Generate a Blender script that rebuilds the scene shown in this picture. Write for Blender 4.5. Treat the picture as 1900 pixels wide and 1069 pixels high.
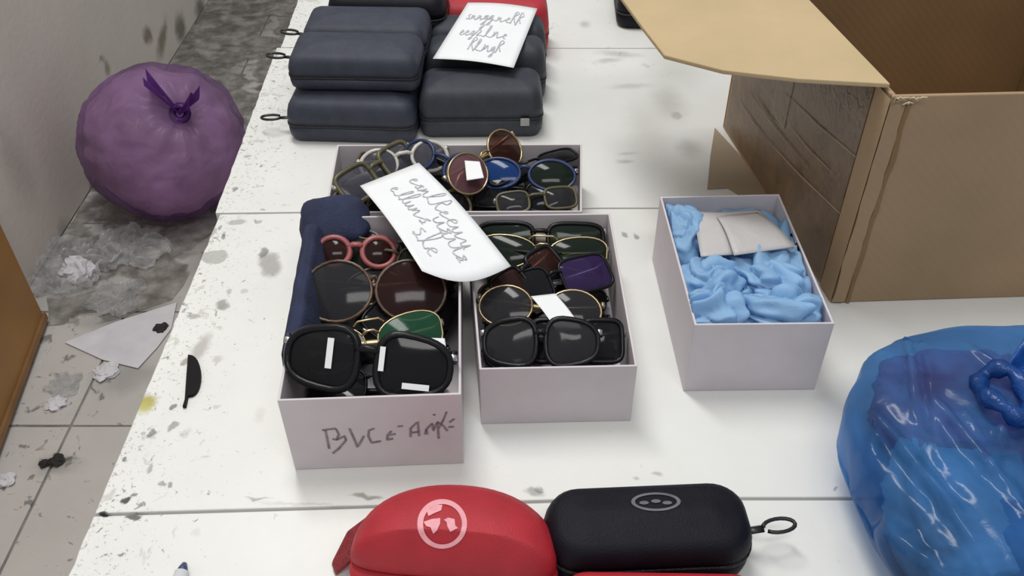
import bpy, bmesh, math, random
from mathutils import Vector, Matrix, Euler, noise
from mathutils.bvhtree import BVHTree

for o in list(bpy.data.objects):
    bpy.data.objects.remove(o)
S = bpy.context.scene
COL = S.collection
R = math.radians

# ------------------------------------------------------------------ camera
T = 0.75                                   # height of the table top
FPX = 1700.0
PITCH = math.atan((534.5 + 900) / FPX)
CAM = Vector((0, 0, T + 0.63))
cd = bpy.data.cameras.new('camera'); cam = bpy.data.objects.new('camera', cd); COL.objects.link(cam)
cd.sensor_width = 36; cd.lens = FPX / 1900 * 36; cd.clip_start = 0.01
cam.location = CAM; cam.rotation_euler = (math.pi / 2 - PITCH, 0, 0)
S.camera = cam

# ------------------------------------------------------------------ world and lamps
w = bpy.data.worlds.new('world'); S.world = w; w.use_nodes = True
w.node_tree.nodes['Background'].inputs[0].default_value = (0.93, 0.96, 1.0, 1)
w.node_tree.nodes['Background'].inputs[1].default_value = 0.55
def area(name, loc, aim, sx, sy, power, col=(1, 1, 1)):
    l = bpy.data.lights.new(name, 'AREA'); l.shape = 'RECTANGLE'; l.size = sx; l.size_y = sy
    l.energy = power; l.color = col
    o = bpy.data.objects.new(name, l); COL.objects.link(o); o.location = loc
    o.rotation_euler = (Vector(aim) - Vector(loc)).to_track_quat('-Z', 'Y').to_euler()
area('ceiling_lamp', (-0.35, 1.35, 3.0), (0.05, 0.8, T), 0.35, 1.3, 42, (1, 0.985, 0.96))
area('ceiling_lamp_near', (0.25, -0.5, 3.0), (0.1, 0.7, T), 1.3, 0.35, 20, (1, 0.985, 0.96))
S.view_settings.view_transform = 'Standard'; S.view_settings.look = 'None'
S.view_settings.gamma = 1; S.view_settings.use_curve_mapping = False
S.view_settings.exposure = -0.4

# ------------------------------------------------------------------ pixel -> place on a plane of the real scene
_R = Vector((1, 0, 0)); _U = Vector((0, math.sin(PITCH), math.cos(PITCH))); _F = Vector((0, math.cos(PITCH), -math.sin(PITCH)))
def ray(px, py):
    return ((px - 950) / FPX * _R + (534.5 - py) / FPX * _U + _F)
def P(px, py, z=0.0):                      # z measured from the table top
    d = ray(px, py); t = (T + z - CAM.z) / d.z
    return CAM + d * t
def PF(px, py, z=0.0):                     # z measured from the floor
    return P(px, py, z - T)
def on_plane(px, py, p0, n):
    d = ray(px, py); return CAM + d * ((p0 - CAM).dot(n) / d.dot(n))
def PY(px, py, y):                         # point of the sight line at depth y
    d = ray(px, py); return CAM + d * (y / d.y)

# ------------------------------------------------------------------ materials
MATS = {}
def nt(name):
    m = bpy.data.materials.new(name); m.use_nodes = True
    return m, m.node_tree, m.node_tree.nodes['Principled BSDF']
def mat(name, col, rough=0.6, var=0.12, scale=30, bump=0.0, bscale=300, spec=0.5, metal=0.0, coat=0.0, sheen=0.0):
    if name in MATS: return MATS[name]
    m, t, b = nt(name); N, L = t.nodes, t.links
    tc = N.new('ShaderNodeTexCoord')
    nz = N.new('ShaderNodeTexNoise'); nz.inputs['Scale'].default_value = scale; nz.inputs['Detail'].default_value = 5
    L.new(tc.outputs['Object'], nz.inputs['Vector'])
    r = N.new('ShaderNodeValToRGB')
    lo = [max(0, c * (1 - var)) for c in col]; hi = [min(1, c * (1 + var)) for c in col]
    r.color_ramp.elements[0].position = 0.3; r.color_ramp.elements[1].position = 0.7
    r.color_ramp.elements[0].color = (*lo, 1); r.color_ramp.elements[1].color = (*hi, 1)
    L.new(nz.outputs['Fac'], r.inputs['Fac']); L.new(r.outputs['Color'], b.inputs['Base Color'])
    b.inputs['Roughness'].default_value = rough; b.inputs['Metallic'].default_value = metal
    b.inputs['Specular IOR Level'].default_value = spec
    b.inputs['Coat Weight'].default_value = coat; b.inputs['Coat Roughness'].default_value = 0.08
    if bump:
        n2 = N.new('ShaderNodeTexNoise'); n2.inputs['Scale'].default_value = bscale; n2.inputs['Detail'].default_value = 4
        L.new(tc.outputs['Object'], n2.inputs['Vector'])
        bp = N.new('ShaderNodeBump'); bp.inputs['Strength'].default_value = bump; bp.inputs['Distance'].default_value = 0.002
        L.new(n2.outputs['Fac'], bp.inputs['Height']); L.new(bp.outputs['Normal'], b.inputs['Normal'])
    MATS[name] = m; return m
def lens_mat(name, tint, clear=0.25, body=(0.01, 0.01, 0.012)):
    if name in MATS: return MATS[name]
    m, t, b = nt(name); N, L = t.nodes, t.links
    b.inputs['Base Color'].default_value = (*body, 1); b.inputs['Roughness'].default_value = 0.09
    b.inputs['Specular IOR Level'].default_value = 0.2
    tr = N.new('ShaderNodeBsdfTransparent'); tr.inputs[0].default_value = (*tint, 1)
    mx = N.new('ShaderNodeMixShader')
    nz = N.new('ShaderNodeTexNoise'); nz.inputs['Scale'].default_value = 40
    mr = N.new('ShaderNodeMapRange'); mr.inputs[3].default_value = clear * 0.7; mr.inputs[4].default_value = clear * 1.3
    L.new(nz.outputs['Fac'], mr.inputs[0]); L.new(mr.outputs[0], mx.inputs[0])
    L.new(b.outputs[0], mx.inputs[1]); L.new(tr.outputs[0], mx.inputs[2])
    L.new(mx.outputs[0], N['Material Output'].inputs[0]); MATS[name] = m; return m
def film_mat(name, col, clear=0.3, tint=(1, 1, 1), rough=0.25, trans=0.35, var=0.25, scale=14, bump=0.25):
    if name in MATS: return MATS[name]
    m, t, b = nt(name); N, L = t.nodes, t.links
    tc = N.new('ShaderNodeTexCoord')
    nz = N.new('ShaderNodeTexNoise'); nz.inputs['Scale'].default_value = scale; nz.inputs['Detail'].default_value = 4; nz.inputs['Distortion'].default_value = 0.8
    L.new(tc.outputs['Object'], nz.inputs['Vector'])
    r = N.new('ShaderNodeValToRGB'); r.color_ramp.elements[0].position = 0.3; r.color_ramp.elements[1].position = 0.7
    r.color_ramp.elements[0].color = (*[c * (1 - var) for c in col], 1); r.color_ramp.elements[1].color = (*[min(1, c * (1 + var)) for c in col], 1)
    L.new(nz.outputs['Fac'], r.inputs[0]); L.new(r.outputs[0], b.inputs['Base Color'])
    b.inputs['Roughness'].default_value = rough
    n2 = N.new('ShaderNodeTexNoise'); n2.inputs['Scale'].default_value = scale * 3; n2.inputs['Detail'].default_value = 6; n2.inputs['Distortion'].default_value = 1.5
    L.new(tc.outputs['Object'], n2.inputs['Vector'])
    bp = N.new('ShaderNodeBump'); bp.inputs['Strength'].default_value = bump; bp.inputs['Distance'].default_value = 0.01
    L.new(n2.outputs['Fac'], bp.inputs['Height']); L.new(bp.outputs[0], b.inputs['Normal'])
    tl = N.new('ShaderNodeBsdfTranslucent'); L.new(r.outputs[0], tl.inputs[0])
    m1 = N.new('ShaderNodeMixShader'); m1.inputs[0].default_value = trans
    L.new(b.outputs[0], m1.inputs[1]); L.new(tl.outputs[0], m1.inputs[2])
    tr = N.new('ShaderNodeBsdfTransparent'); tr.inputs[0].default_value = (*tint, 1)
    m2 = N.new('ShaderNodeMixShader'); m2.inputs[0].default_value = clear
    L.new(m1.outputs[0], m2.inputs[1]); L.new(tr.outputs[0], m2.inputs[2])
    L.new(m2.outputs[0], N['Material Output'].inputs[0]); MATS[name] = m; return m

def stained(name, base, var, stains, speck=None, rough=0.5, scale=6, bump=0.06, wobble=0.006, origin=(0, 0, 0)):
    """painted / plastered surface with stains given in object (= world) coordinates.
    stain = (x, y, z, rx, ry, angle, colour, strength, softness), axis pair 'xy' or 'yz' by z is None."""
    m, t, b = nt(name); N, L = t.nodes, t.links
    tc0 = N.new('ShaderNodeTexCoord'); tcv = N.new('ShaderNodeVectorMath'); tcv.operation = 'ADD'
    L.new(tc0.outputs['Object'], tcv.inputs[0]); tcv.inputs[1].default_value = origin
    class tc: outputs = {'Object': tcv.outputs[0]}
    def math_(op, a, c=None):
        n = N.new('ShaderNodeMath'); n.operation = op
        for i, v in enumerate((a, c)):
            if v is None: continue
            if isinstance(v, (int, float)): n.inputs[i].default_value = v
            else: L.new(v, n.inputs[i])
        return n.outputs[0]
    def tex(sc, det=4, rough_=0.6, dist=0):
        n = N.new('ShaderNodeTexNoise'); n.inputs['Scale'].default_value = sc; n.inputs['Detail'].default_value = det
        n.inputs['Roughness'].default_value = rough_; n.inputs['Distortion'].default_value = dist
        L.new(tc.outputs['Object'], n.inputs['Vector']); return n
    n0 = tex(scale, 6)
    r = N.new('ShaderNodeValToRGB'); r.color_ramp.elements[0].position = 0.25; r.color_ramp.elements[1].position = 0.75
    r.color_ramp.elements[0].color = (*[c * (1 - var) for c in base], 1); r.color_ramp.elements[1].color = (*[min(1, c * (1 + var)) for c in base], 1)
    L.new(n0.outputs['Fac'], r.inputs[0]); col = r.outputs[0]
    def mixc(fac, c):
        n = N.new('ShaderNodeMixRGB'); L.new(fac, n.inputs[0]); L.new(col2[0], n.inputs[1]); n.inputs[2].default_value = (*c, 1)
        col2[0] = n.outputs[0]
    col2 = [col]
    # distorted coordinates
    nd = tex(1 / wobble * 0.35, 3)
    sub = N.new('ShaderNodeVectorMath'); sub.operation = 'SUBTRACT'; L.new(nd.outputs['Color'], sub.inputs[0]); sub.inputs[1].default_value = (0.5, 0.5, 0.5)
    scl = N.new('ShaderNodeVectorMath'); scl.operation = 'SCALE'; L.new(sub.outputs[0], scl.inputs[0]); scl.inputs['Scale'].default_value = wobble * 2.4
    add = N.new('ShaderNodeVectorMath'); add.operation = 'ADD'; L.new(tc.outputs['Object'], add.inputs[0]); L.new(scl.outputs[0], add.inputs[1])
    sep = N.new('ShaderNodeSeparateXYZ'); L.new(tc.outputs['Object'], sep.inputs[0])
    if speck:
        for (axis, edge, width, sign, sc, thr, c, k) in speck:
            # flecks that crowd towards an edge
            nn = tex(sc, 3, 0.7, 0.6)
            a = math_('MULTIPLY', math_('SUBTRACT', sep.outputs[axis], edge), sign / width)   # 0 at edge, 1 away
            a = math_('MINIMUM', math_('MAXIMUM', a, 0.0), 1.0)
            thr_ = math_('ADD', math_('MULTIPLY', a, 0.16), thr)
            f = math_('MULTIPLY', math_('SUBTRACT', nn.outputs['Fac'], thr_), 14.0)
            f = math_('MULTIPLY', math_('MINIMUM', math_('MAXIMUM', f, 0.0), 1.0), k)
            mixc(f, c)
    for (c0, rx, ry, ang, c, k, soft) in stains:
        mp = N.new('ShaderNodeMapping'); mp.vector_type = 'TEXTURE'
        mp.inputs['Location'].default_value = c0; mp.inputs['Rotation'].default_value = ang if not isinstance(ang, (int, float)) else (0, 0, ang)
        mp.inputs['Scale'].default_value = rx if not isinstance(rx, (int, float)) else (rx, ry, 1)
        L.new(add.outputs[0], mp.inputs['Vector'])
        ln = N.new('ShaderNodeVectorMath'); ln.operation = 'LENGTH'; L.new(mp.outputs[0], ln.inputs[0])
        mr = N.new('ShaderNodeMapRange'); mr.interpolation_type = 'SMOOTHSTEP'; mr.inputs[1].default_value = 1 - soft; mr.inputs[2].default_value = 1.0
        mr.inputs[3].default_value = k; mr.inputs[4].default_value = 0
        L.new(ln.outputs['Value'], mr.inputs[0])
        nn2 = math_('MULTIPLY', mr.outputs[0], 1.0)
        mixc(nn2, c)
    L.new(col2[0], b.inputs['Base Color']); b.inputs['Roughness'].default_value = rough
    nb = tex(60, 5)
    bp = N.new('ShaderNodeBump'); bp.inputs['Strength'].default_value = bump; bp.inputs['Distance'].default_value = 0.004
    L.new(nb.outputs['Fac'], bp.inputs['Height']); L.new(bp.outputs[0], b.inputs['Normal'])
    return m

def cardboard(name, col, stripe=0.06):
    if name in MATS: return MATS[name]
    m, t, b = nt(name); N, L = t.nodes, t.links
    tc = N.new('ShaderNodeTexCoord')
    nz = N.new('ShaderNodeTexNoise'); nz.inputs['Scale'].default_value = 9; nz.inputs['Detail'].default_value = 7
    L.new(tc.outputs['Object'], nz.inputs['Vector'])
    r = N.new('ShaderNodeValToRGB'); r.color_ramp.elements[0].position = 0.25; r.color_ramp.elements[1].position = 0.75
    r.color_ramp.elements[0].color = (*[c * 0.88 for c in col], 1); r.color_ramp.elements[1].color = (*[c * 1.1 for c in col], 1)
    L.new(nz.outputs[0], r.inputs[0])
    wv = N.new('ShaderNodeTexWave'); wv.bands_direction = 'DIAGONAL'; wv.inputs['Scale'].default_value = 55; wv.inputs['Distortion'].default_value = 0.6
    L.new(tc.outputs['Object'], wv.inputs[0])
    bp = N.new('ShaderNodeBump'); bp.inputs['Strength'].default_value = stripe; bp.inputs['Distance'].default_value = 0.002
    L.new(wv.outputs['Fac'], bp.inputs['Height']); L.new(bp.outputs[0], b.inputs['Normal'])
    L.new(r.outputs[0], b.inputs['Base Color']); b.inputs['Roughness'].default_value = 0.8; b.inputs['Specular IOR Level'].default_value = 0.25
    MATS[name] = m; return m

# ------------------------------------------------------------------ objects
def thing(name, label, cat, loc=(0, 0, 0), rot=None, group=None):
    o = bpy.data.objects.new(name, None); COL.objects.link(o); o.empty_display_size = 0.02
    o.location = loc
    if rot is not None: o.rotation_euler = rot.to_euler() if isinstance(rot, Matrix) else rot
    o['label'] = label; o['category'] = cat
    if group: o['group'] = group
    return o
def tag(o, label, cat, group=None, kind=None):
    if label: o['label'] = label
    if cat: o['category'] = cat
    if group: o['group'] = group
    if kind: o['kind'] = kind
    return o
def mx(o):
    m = Matrix.LocRotScale(o.location, o.rotation_euler, o.scale)
    return mx(o.parent) @ m if o.parent else m
class MB:
    def __init__(s): s.v = []; s.f = []
    def add(s, v, f):
        k = len(s.v); s.v += [Vector(p) for p in v]; s.f += [tuple(i + k for i in q) for q in f]; return s
    def xf(s, M): s.v = [M @ p for p in s.v]; return s
def part(name, mb, m, parent=None, world=False, smooth=True, label=None, bevel=0, solid=0, auto=None):
    v = mb.v
    if world and parent is not None:
        I = mx(parent).inverted(); v = [I @ p for p in v]
    me = bpy.data.meshes.new(name); me.from_pydata([tuple(p) for p in v], [], mb.f); me.validate(); me.update()
    bm = bmesh.new(); bm.from_mesh(me); bmesh.ops.recalc_face_normals(bm, faces=bm.faces)
    if auto is not None:
        for e in bm.edges:
            if len(e.link_faces) == 2 and e.calc_face_angle(0) > R(auto): e.smooth = False
    bm.to_mesh(me); bm.free()
    for p in me.polygons: p.use_smooth = smooth
    me.materials.append(m)
    o = bpy.data.objects.new(name, me); COL.objects.link(o)
    if parent is not None: o.parent = parent
    if solid:
        md = o.modifiers.new('thick', 'SOLIDIFY'); md.thickness = solid; md.offset = 0
    if bevel:
        md = o.modifiers.new('bev', 'BEVEL'); md.width = bevel; md.segments = 2; md.limit_method = 'ANGLE'
    if label: o['label'] = label
    return o
def box(x0, x1, y0, y1, z0, z1):
    return MB().add([(x0, y0, z0), (x1, y0, z0), (x1, y1, z0), (x0, y1, z0), (x0, y0, z1), (x1, y0, z1), (x1, y1, z1), (x0, y1, z1)],
                    [(0, 3, 2, 1), (4, 5, 6, 7), (0, 1, 5, 4), (1, 2, 6, 5), (2, 3, 7, 6), (3, 0, 4, 7)])
def prism(pts, up):
    """closed polygon of 3-D points, thickened by the vector up"""
    n = len(pts); up = Vector(up); a = [Vector(p) for p in pts]; b_ = [p + up for p in a]
    return MB().add(a + b_, [tuple(range(n))[::-1], tuple(range(n, 2 * n))] + [(i, (i + 1) % n, n + (i + 1) % n, n + i) for i in range(n)])
def tube(pts, r, sides=6, closed=False, flat=None):
    """swept tube; r number or list; flat=(a,b, up) gives an elliptical section"""
    pts = [Vector(p) for p in pts]; n = len(pts); V = []; F = []
    prev = None
    for i, p in enumerate(pts):
        a = pts[(i - 1) % n] if closed or i > 0 else p; c = pts[(i + 1) % n] if closed or i < n - 1 else p
        t = (c - a).normalized()
        ref = flat[2] if flat else (prev if prev is not None else Vector((0, 0, 1)) if abs(t.z) < 0.9 else Vector((1, 0, 0)))
        u = t.cross(Vector(ref)); u = u.normalized() if u.length > 1e-6 else t.orthogonal().normalized()
        v = u.cross(t).normalized(); prev = v
        rr = r[i] if isinstance(r, (list, tuple)) else r
        for k in range(sides):
            an = 2 * math.pi * k / sides
            fa, fb = (flat[0], flat[1]) if flat else (1, 1)
            V.append(p + u * math.cos(an) * rr * fa + v * math.sin(an) * rr * fb)
    for i in range(n if closed else n - 1):
        j = (i + 1) % n
        for k in range(sides):
            k2 = (k + 1) % sides
            F.append((i * sides + k, i * sides + k2, j * sides + k2, j * sides + k))
    if not closed:
        F.append(tuple(range(sides))[::-1]); F.append(tuple(range((n - 1) * sides, n * sides)))
    return MB().add(V, F)
def loft(rings, cap0=True, cap1=True):
    n = len(rings[0]); V = [p for r_ in rings for p in r_]; F = []
    for i in range(len(rings) - 1):
        for k in range(n):
            k2 = (k + 1) % n
            F.append((i * n + k, i * n + k2, (i + 1) * n + k2, (i + 1) * n + k))
    if cap0: F.append(tuple(range(n))[::-1])
    if cap1: F.append(tuple(range((len(rings) - 1) * n, len(rings) * n)))
    return MB().add(V, F)
def rrect(hx, hy, r, z, n=7):
    r = max(1e-4, min(r, hx, hy)); out = []
    for q, (sx, sy) in enumerate(((1, 1), (-1, 1), (-1, -1), (1, -1))):
        for i in range(n + 1):
            a = math.pi / 2 * (q + i / n)
            out.append(Vector((sx * (hx - r) + r * math.cos(a), sy * (hy - r) + r * math.sin(a), z)))
    return out
def grid_patch(fn, nu, nv):
    V = [Vector(fn(i / nu, j / nv)) for j in range(nv + 1) for i in range(nu + 1)]
    F = [(j * (nu + 1) + i, j * (nu + 1) + i + 1, (j + 1) * (nu + 1) + i + 1, (j + 1) * (nu + 1) + i) for j in range(nv) for i in range(nu)]
    return MB().add(V, F)
def sphere(fn, nu, nv):
    """fn(unit direction) -> point; closed surface"""
    V = [fn(Vector((0, 0, -1)))]; F = []
    for j in range(1, nv):
        ph = -math.pi / 2 + math.pi * j / nv
        for i in range(nu):
            th = 2 * math.pi * i / nu
            V.append(fn(Vector((math.cos(ph) * math.cos(th), math.cos(ph) * math.sin(th), math.sin(ph)))))
    V.append(fn(Vector((0, 0, 1)))); top = len(V) - 1
    for i in range(nu):
        i2 = (i + 1) % nu
        F.append((0, 1 + i2, 1 + i)); F.append((top, 1 + (nv - 2) * nu + i, 1 + (nv - 2) * nu + i2))
        for j in range(nv - 2):
            F.append((1 + j * nu + i, 1 + j * nu + i2, 1 + (j + 1) * nu + i2, 1 + (j + 1) * nu + i))
    return MB().add(V, F)
def bvh_of(o):
    M = mx(o); me = o.data
    return BVHTree.FromPolygons([M @ v.co for v in me.vertices], [tuple(p.vertices) for p in me.polygons])
def cast(px, py, bvh, off=0.0005):
    d = ray(px, py).normalized(); h = bvh.ray_cast(CAM, d)
    if h[0] is None: return None
    n = h[1] if h[1].dot(d) < 0 else -h[1]
    return h[0] + n * off
def ribbon(pts, wd, nrm):
    """flat stroke lying on a surface with normal nrm"""
    V = []; F = []; nrm = Vector(nrm)
    for i, p in enumerate(pts):
        t = (pts[min(i + 1, len(pts) - 1)] - pts[max(i - 1, 0)])
        s = t.cross(nrm).normalized() * wd / 2 if t.length > 1e-9 else Vector((wd / 2, 0, 0))
        V += [p - s, p + s]
    for i in range(len(pts) - 1): F.append((2 * i, 2 * i + 1, 2 * i + 3, 2 * i + 2))
    return MB().add(V, F)
def nz3(p): return noise.noise(p)
def ridge(p): return 1 - abs(noise.noise(p)) * 2

# ------------------------------------------------------------------ the setting
XE = P(300, 650).x                          # left edge of the table, about -0.34
WX = -1.13                                  # left wall
DARK = (0.05, 0.047, 0.045); GREY = (0.30, 0.29, 0.27); BRN = (0.2, 0.16, 0.11)
def fl(px, py, wpx, hpx, ang, c, k, soft=0.7):
    p = PF(px, py); a = PF(px + wpx, py); b_ = PF(px, py - hpx)
    return ((p.x, p.y, 0), (a - p).length, (b_ - p).length, ang, c, k, soft)
fstains = [fl(160, 480, 130, 90, 0.2, (0.20, 0.20, 0.195), 0.7, 0.9), fl(420, 30, 170, 80, 0, (0.11, 0.10, 0.08), 0.9, 0.8), fl(370, 120, 130, 120, 0.2, (0.17, 0.155, 0.13), 0.8, 0.8),
           fl(300, 440, 120, 50, 0.5, (0.29, 0.27, 0.255), 0.6, 0.9), fl(100, 870, 60, 24, 0.0, (0.25, 0.23, 0.21), 0.6, 0.9),
           fl(420, 230, 90, 90, 0.2, (0.2, 0.185, 0.165), 0.75, 0.9), fl(240, 580, 120, 34, 0.3, (0.15, 0.145, 0.14), 0.7, 0.9),
           fl(390, 420, 70, 140, 0.2, (0.22, 0.2, 0.19), 0.7, 0.9), fl(300, 520, 60, 40, 0, (0.17, 0.165, 0.155), .6, .9), fl(120, 860, 30, 5, 0, (0.06, 0.055, .05), .6, .8),
           fl(85, 470, 30, 60, 0, (0.15, 0.15, 0.13), .7, .9), fl(230, 700, 90, 40, 0, (0.27, 0.26, 0.245), .6, .9), fl(330, 470, 40, 10, .3, (0.12, 0.12, 0.11), .6, .8), fl(200, 430, 30, 14, .2, (0.5, 0.48, 0.46), .7, .8)]
fspeck = [(0, WX, 0.9, 1, 28, 0.56, (0.12, 0.115, 0.11), 0.75), (0, WX, 0.8, 1, 70, 0.60, (0.6, 0.59, 0.58), 0.5)]
M_tile = stained('floor_tile_glaze', (0.54, 0.51, 0.48), 0.12, fstains, fspeck, rough=0.55, scale=3.5, bump=0.15, wobble=0.04)
M_grout = mat('grout', (0.25, 0.235, 0.215), 0.9, 0.3, 20, 0.3, 120)
floor = part('floor', box(-1.35, 1.9, -0.9, 4.4, -0.05, -0.004), M_grout, smooth=False); tag(floor, None, None, kind='structure')
tw = 0.34; jx = PF(88, 880).x; jy = PF(90, 790).y
for ix in range(-1, 2):
    for iy in range(-3, 9):
        x0 = jx + ix * tw; y0 = jy + iy * tw
        xa, xb = max(x0, WX), x0 + tw
        b_ = 0.0022 + 0.0004 * ((ix * 7 + iy * 3) % 3)
        part('tile', prism([(xa + b_, y0 + b_, -0.02), (xb - b_, y0 + b_, -0.02), (xb - b_, y0 + tw - b_, -0.02), (xa + b_, y0 + tw - b_, -0.02)], (0, 0, 0.02)),
             M_tile, floor, smooth=False, bevel=0.0015)
def wl(px, py, wpx, hpx, ang, c, k, soft=0.8):
    p = on_plane(px, py, Vector((WX, 0, 0)), Vector((1, 0, 0)))
    a = on_plane(px + wpx, py, Vector((WX, 0, 0)), Vector((1, 0, 0))); b_ = on_plane(px, py - hpx, Vector((WX, 0, 0)), Vector((1, 0, 0)))
    return (tuple(p), (1, (a - p).length * 0.6, (b_ - p).length), 0, (R(ang), 0, 0), c, k, soft)
wst = [wl(200, 125, 12, 26, 0, (0.2, 0.17, 0.12), 0.7), wl(190, 110, 10, 12, 20, (0.2, 0.17, 0.12), 0.6), wl(300, 75, 40, 28, 30, (0.14, 0.11, 0.06), 0.75),
       wl(275, 65, 14, 24, 50, (0.16, 0.12, 0.07), 0.8), wl(335, 50, 22, 36, -20, (0.1, 0.09, 0.06), 0.8), wl(372, 18, 20, 40, 0, (0.1, 0.09, 0.07), 0.8),
       wl(170, 350, 8, 50, -12, (0.2, 0.17, 0.14), 0.6), wl(30, 300, 60, 140, 0, (0.36, 0.33, 0.3), 0.5, 0.95), wl(120, 430, 26, 40, 0, (0.3, 0.29, 0.26), 0.6, 0.9)]
M_wall = stained('wall_plaster', (0.62, 0.56, 0.50), 0.08, wst, None, rough=0.9, scale=2.2, bump=0.25, wobble=0.045)
wall = part('wall_left', box(WX - 0.12, WX, -0.9, 4.4, 0, 2.6), M_wall, smooth=False); tag(wall, None, None, kind='structure')

# ------------------------------------------------------------------ table
def ts(px, py, wpx, hpx, ang=0, c=GREY, k=0.7, soft=0.5):
    p = P(px, py); a = P(px + wpx, py); b_ = P(px, py - hpx)
    return ((p.x, p.y, T), (a - p).length, (b_ - p).length, R(ang), c, k, soft)
tst = [ts(500, 490, 26, 30, 20, GREY, .75), ts(490, 468, 10, 10, 0, DARK, .6), ts(398, 476, 29, 13, 0, (.42, .42, .39), .85, .15), ts(414, 567, 14, 14, 20, GREY, .85),
       ts(362, 588, 18, 5, 10, GREY, .7), ts(372, 645, 20, 34, -15, (.45, .42, .4), .85, .7), ts(345, 672, 10, 10, 0, BRN, .6), ts(405, 667, 14, 10, 0, (.5, .48, .45), .7, .7),
       ts(322, 755, 8, 7, 0, DARK, .7), ts(279, 803, 7, 11, 0, DARK, .65), ts(320, 793, 9, 12, -30, GREY, .8), ts(345, 803, 14, 10, 0, (.5, .5, .47), .6, .8),
       ts(229, 853, 6, 6, 0, DARK, .7), ts(276, 872, 6, 12, 0, GREY, .7), ts(300, 895, 10, 6, 0, DARK, .5), ts(314, 898, 7, 7, 0, DARK, .6),
       ts(231, 927, 12, 8, 30, (.03, .03, .03), .95), ts(245, 917, 8, 6, 0, DARK, .7), ts(195, 952, 12, 5, 0, (.03, .03, .03), .95), ts(252, 956, 20, 7, 5, (.07, .065, .05), .9),
       ts(270, 748, 27, 21, 0, (.40, .36, .06), .95, .7), ts(262, 758, 26, 20, 0, (.5, .47, .15), .7, .8),
       ts(1160, 436, 7, 7, 0, GREY, .8), ts(1180, 438, 6, 7, 0, GREY, .8), ts(1240, 190, 50, 50, 0, (.42, .42, .37), .6, .95), ts(1255, 215, 12, 9, 0, GREY, .5),
       ts(1280, 275, 36, 26, 0, (.35, .35, .32), .5, .9), ts(1085, 45, 16, 9, 0, GREY, .5, .9), ts(1150, 100, 60, 8, -12, GREY, .45, .9), ts(1130, 112, 40, 7, 15, GREY, .45, .9),
       ts(1170, 160, 60, 8, 5, GREY, .35, .9), ts(1160, 300, 26, 5, 0, GREY, .45, .8), ts(1165, 285, 30, 4, 10, GREY, .35, .8), ts(990, 912, 26, 11, -8, (.3, .3, .27), .75, .7), ts(1000, 908, 12, 8, 0, DARK, .5, .7),
       ts(1220, 882, 16, 8, 0, GREY, .6, .8), ts(1180, 886, 9, 5, 0, GREY, .5, .8), ts(480, 770, 14, 22, 0, (.6, .6, .55), .5, .8), ts(1075, 915, 10, 8, 0, GREY, .4, .8),
       ts(445, 265, 8, 5, 0, GREY, .7), ts(460, 290, 9, 4, 0, GREY, .6), ts(433, 352, 6, 6, 0, DARK, .6), ts(408, 424, 5, 5, 0, DARK, .5), ts(414, 437, 6, 7, 0, DARK, .6),
       ts(440, 413, 22, 5, 5, GREY, .6), ts(480, 412, 8, 5, 0, GREY, .6), ts(395, 430, 8, 8, 0, GREY, .6), ts(425, 540, 8, 7, 0, GREY, .55), ts(455, 540, 8, 7, 0, GREY, .4),
       ts(560, 935, 120, 5, -3, (.5, .5, .44), .55, .9), ts(480, 925, 30, 4, 0, GREY, .75, .7), ts(680, 920, 40, 5, -4, (.25, .27, .22), .8, .7),
       ts(323, 987, 4, 14, 0, (.55, .55, .5), .6, .8), ts(365, 990, 12, 10, 0, (.6, .6, .55), .5, .8), ts(1548, 905, 5, 4, 0, GREY, .7),
       ts(1250, 120, 80, 60, 0, (.5, .5, .46), .5, .95), ts(1200, 240, 60, 80, 0, (.55, .55, .5), .5, .95)]
tsp = [(0, XE, 0.24, 1, 130, 0.60, (.22, .21, .18), 0.85), (0, XE, 0.16, 1, 260, 0.585, (.3, .29, .25), 0.7), (0, XE, 0.13, 1, 45, 0.57, (.48, .47, .42), 0.6), (1, 1.55, 0.7, -1, 38, 0.60, (.42, .42, .39), 0.55)]
M_table = stained('white_table_paint', (0.76, 0.765, 0.735), 0.05, tst, tsp, rough=0.42, scale=7, bump=0.08, origin=(0.3, 0.9, 0))
M_tside = mat('table_frame_paint', (0.5, 0.5, 0.48), 0.5, 0.1)
table = thing('table', 'long white table of joined boards with dirty chipped left edge', 'table', (0.3, 0.9, 0))
seams = [(0.05, 0.05), (P(180, 955).y, P(700, 925).y), (P(410, 396).y, P(1200, 386).y), (1.325, 1.322), (1.76, 1.76), (2.15, 2.15)]
xs = (P(180, 955).x, P(700, 925).x)
rng = random.Random(4)
for i in range(len(seams) - 1):
    def yl(k, x):
        a, b_ = seams[k]
        return a + (b_ - a) * min(1.0, max(0, (x - XE) / 0.45))
    xr = 1.0
    n = 36; g = 0.0014
    def xe(y): return XE - max(0, y - 0.884) * 0.031 + (-0.005 if i == 2 else 0.001)
    ev = [xe(seams[i + 1][0] - (seams[i + 1][0] - seams[i][0]) * j / n) + 0.0016 * noise.noise(Vector((j * 0.9, i * 5.1, 0))) for j in range(n + 1)]
    y0l, y1l = seams[i][0] + g, seams[i + 1][0] - g
    pts = [(ev[j], y1l - (y1l - y0l) * j / n, T - 0.022) for j in range(n + 1)]
    pts += [(XE + 0.45, yl(i, 1) + g, T - 0.022), (xr, yl(i, 1) + g, T - 0.022), (xr, yl(i + 1, 1) - g, T - 0.022), (XE + 0.45, yl(i + 1, 1) - g, T - 0.022)]
    part('board', prism(pts, (0, 0, 0.022)), M_table, table, world=True, smooth=False, bevel=0.0012)
for ya in (0.12, 2.05): part('apron', box(XE + 0.05, 0.95, ya, ya + 0.03, T - 0.1, T - 0.0225), M_tside, table, world=True, smooth=False)
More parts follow.
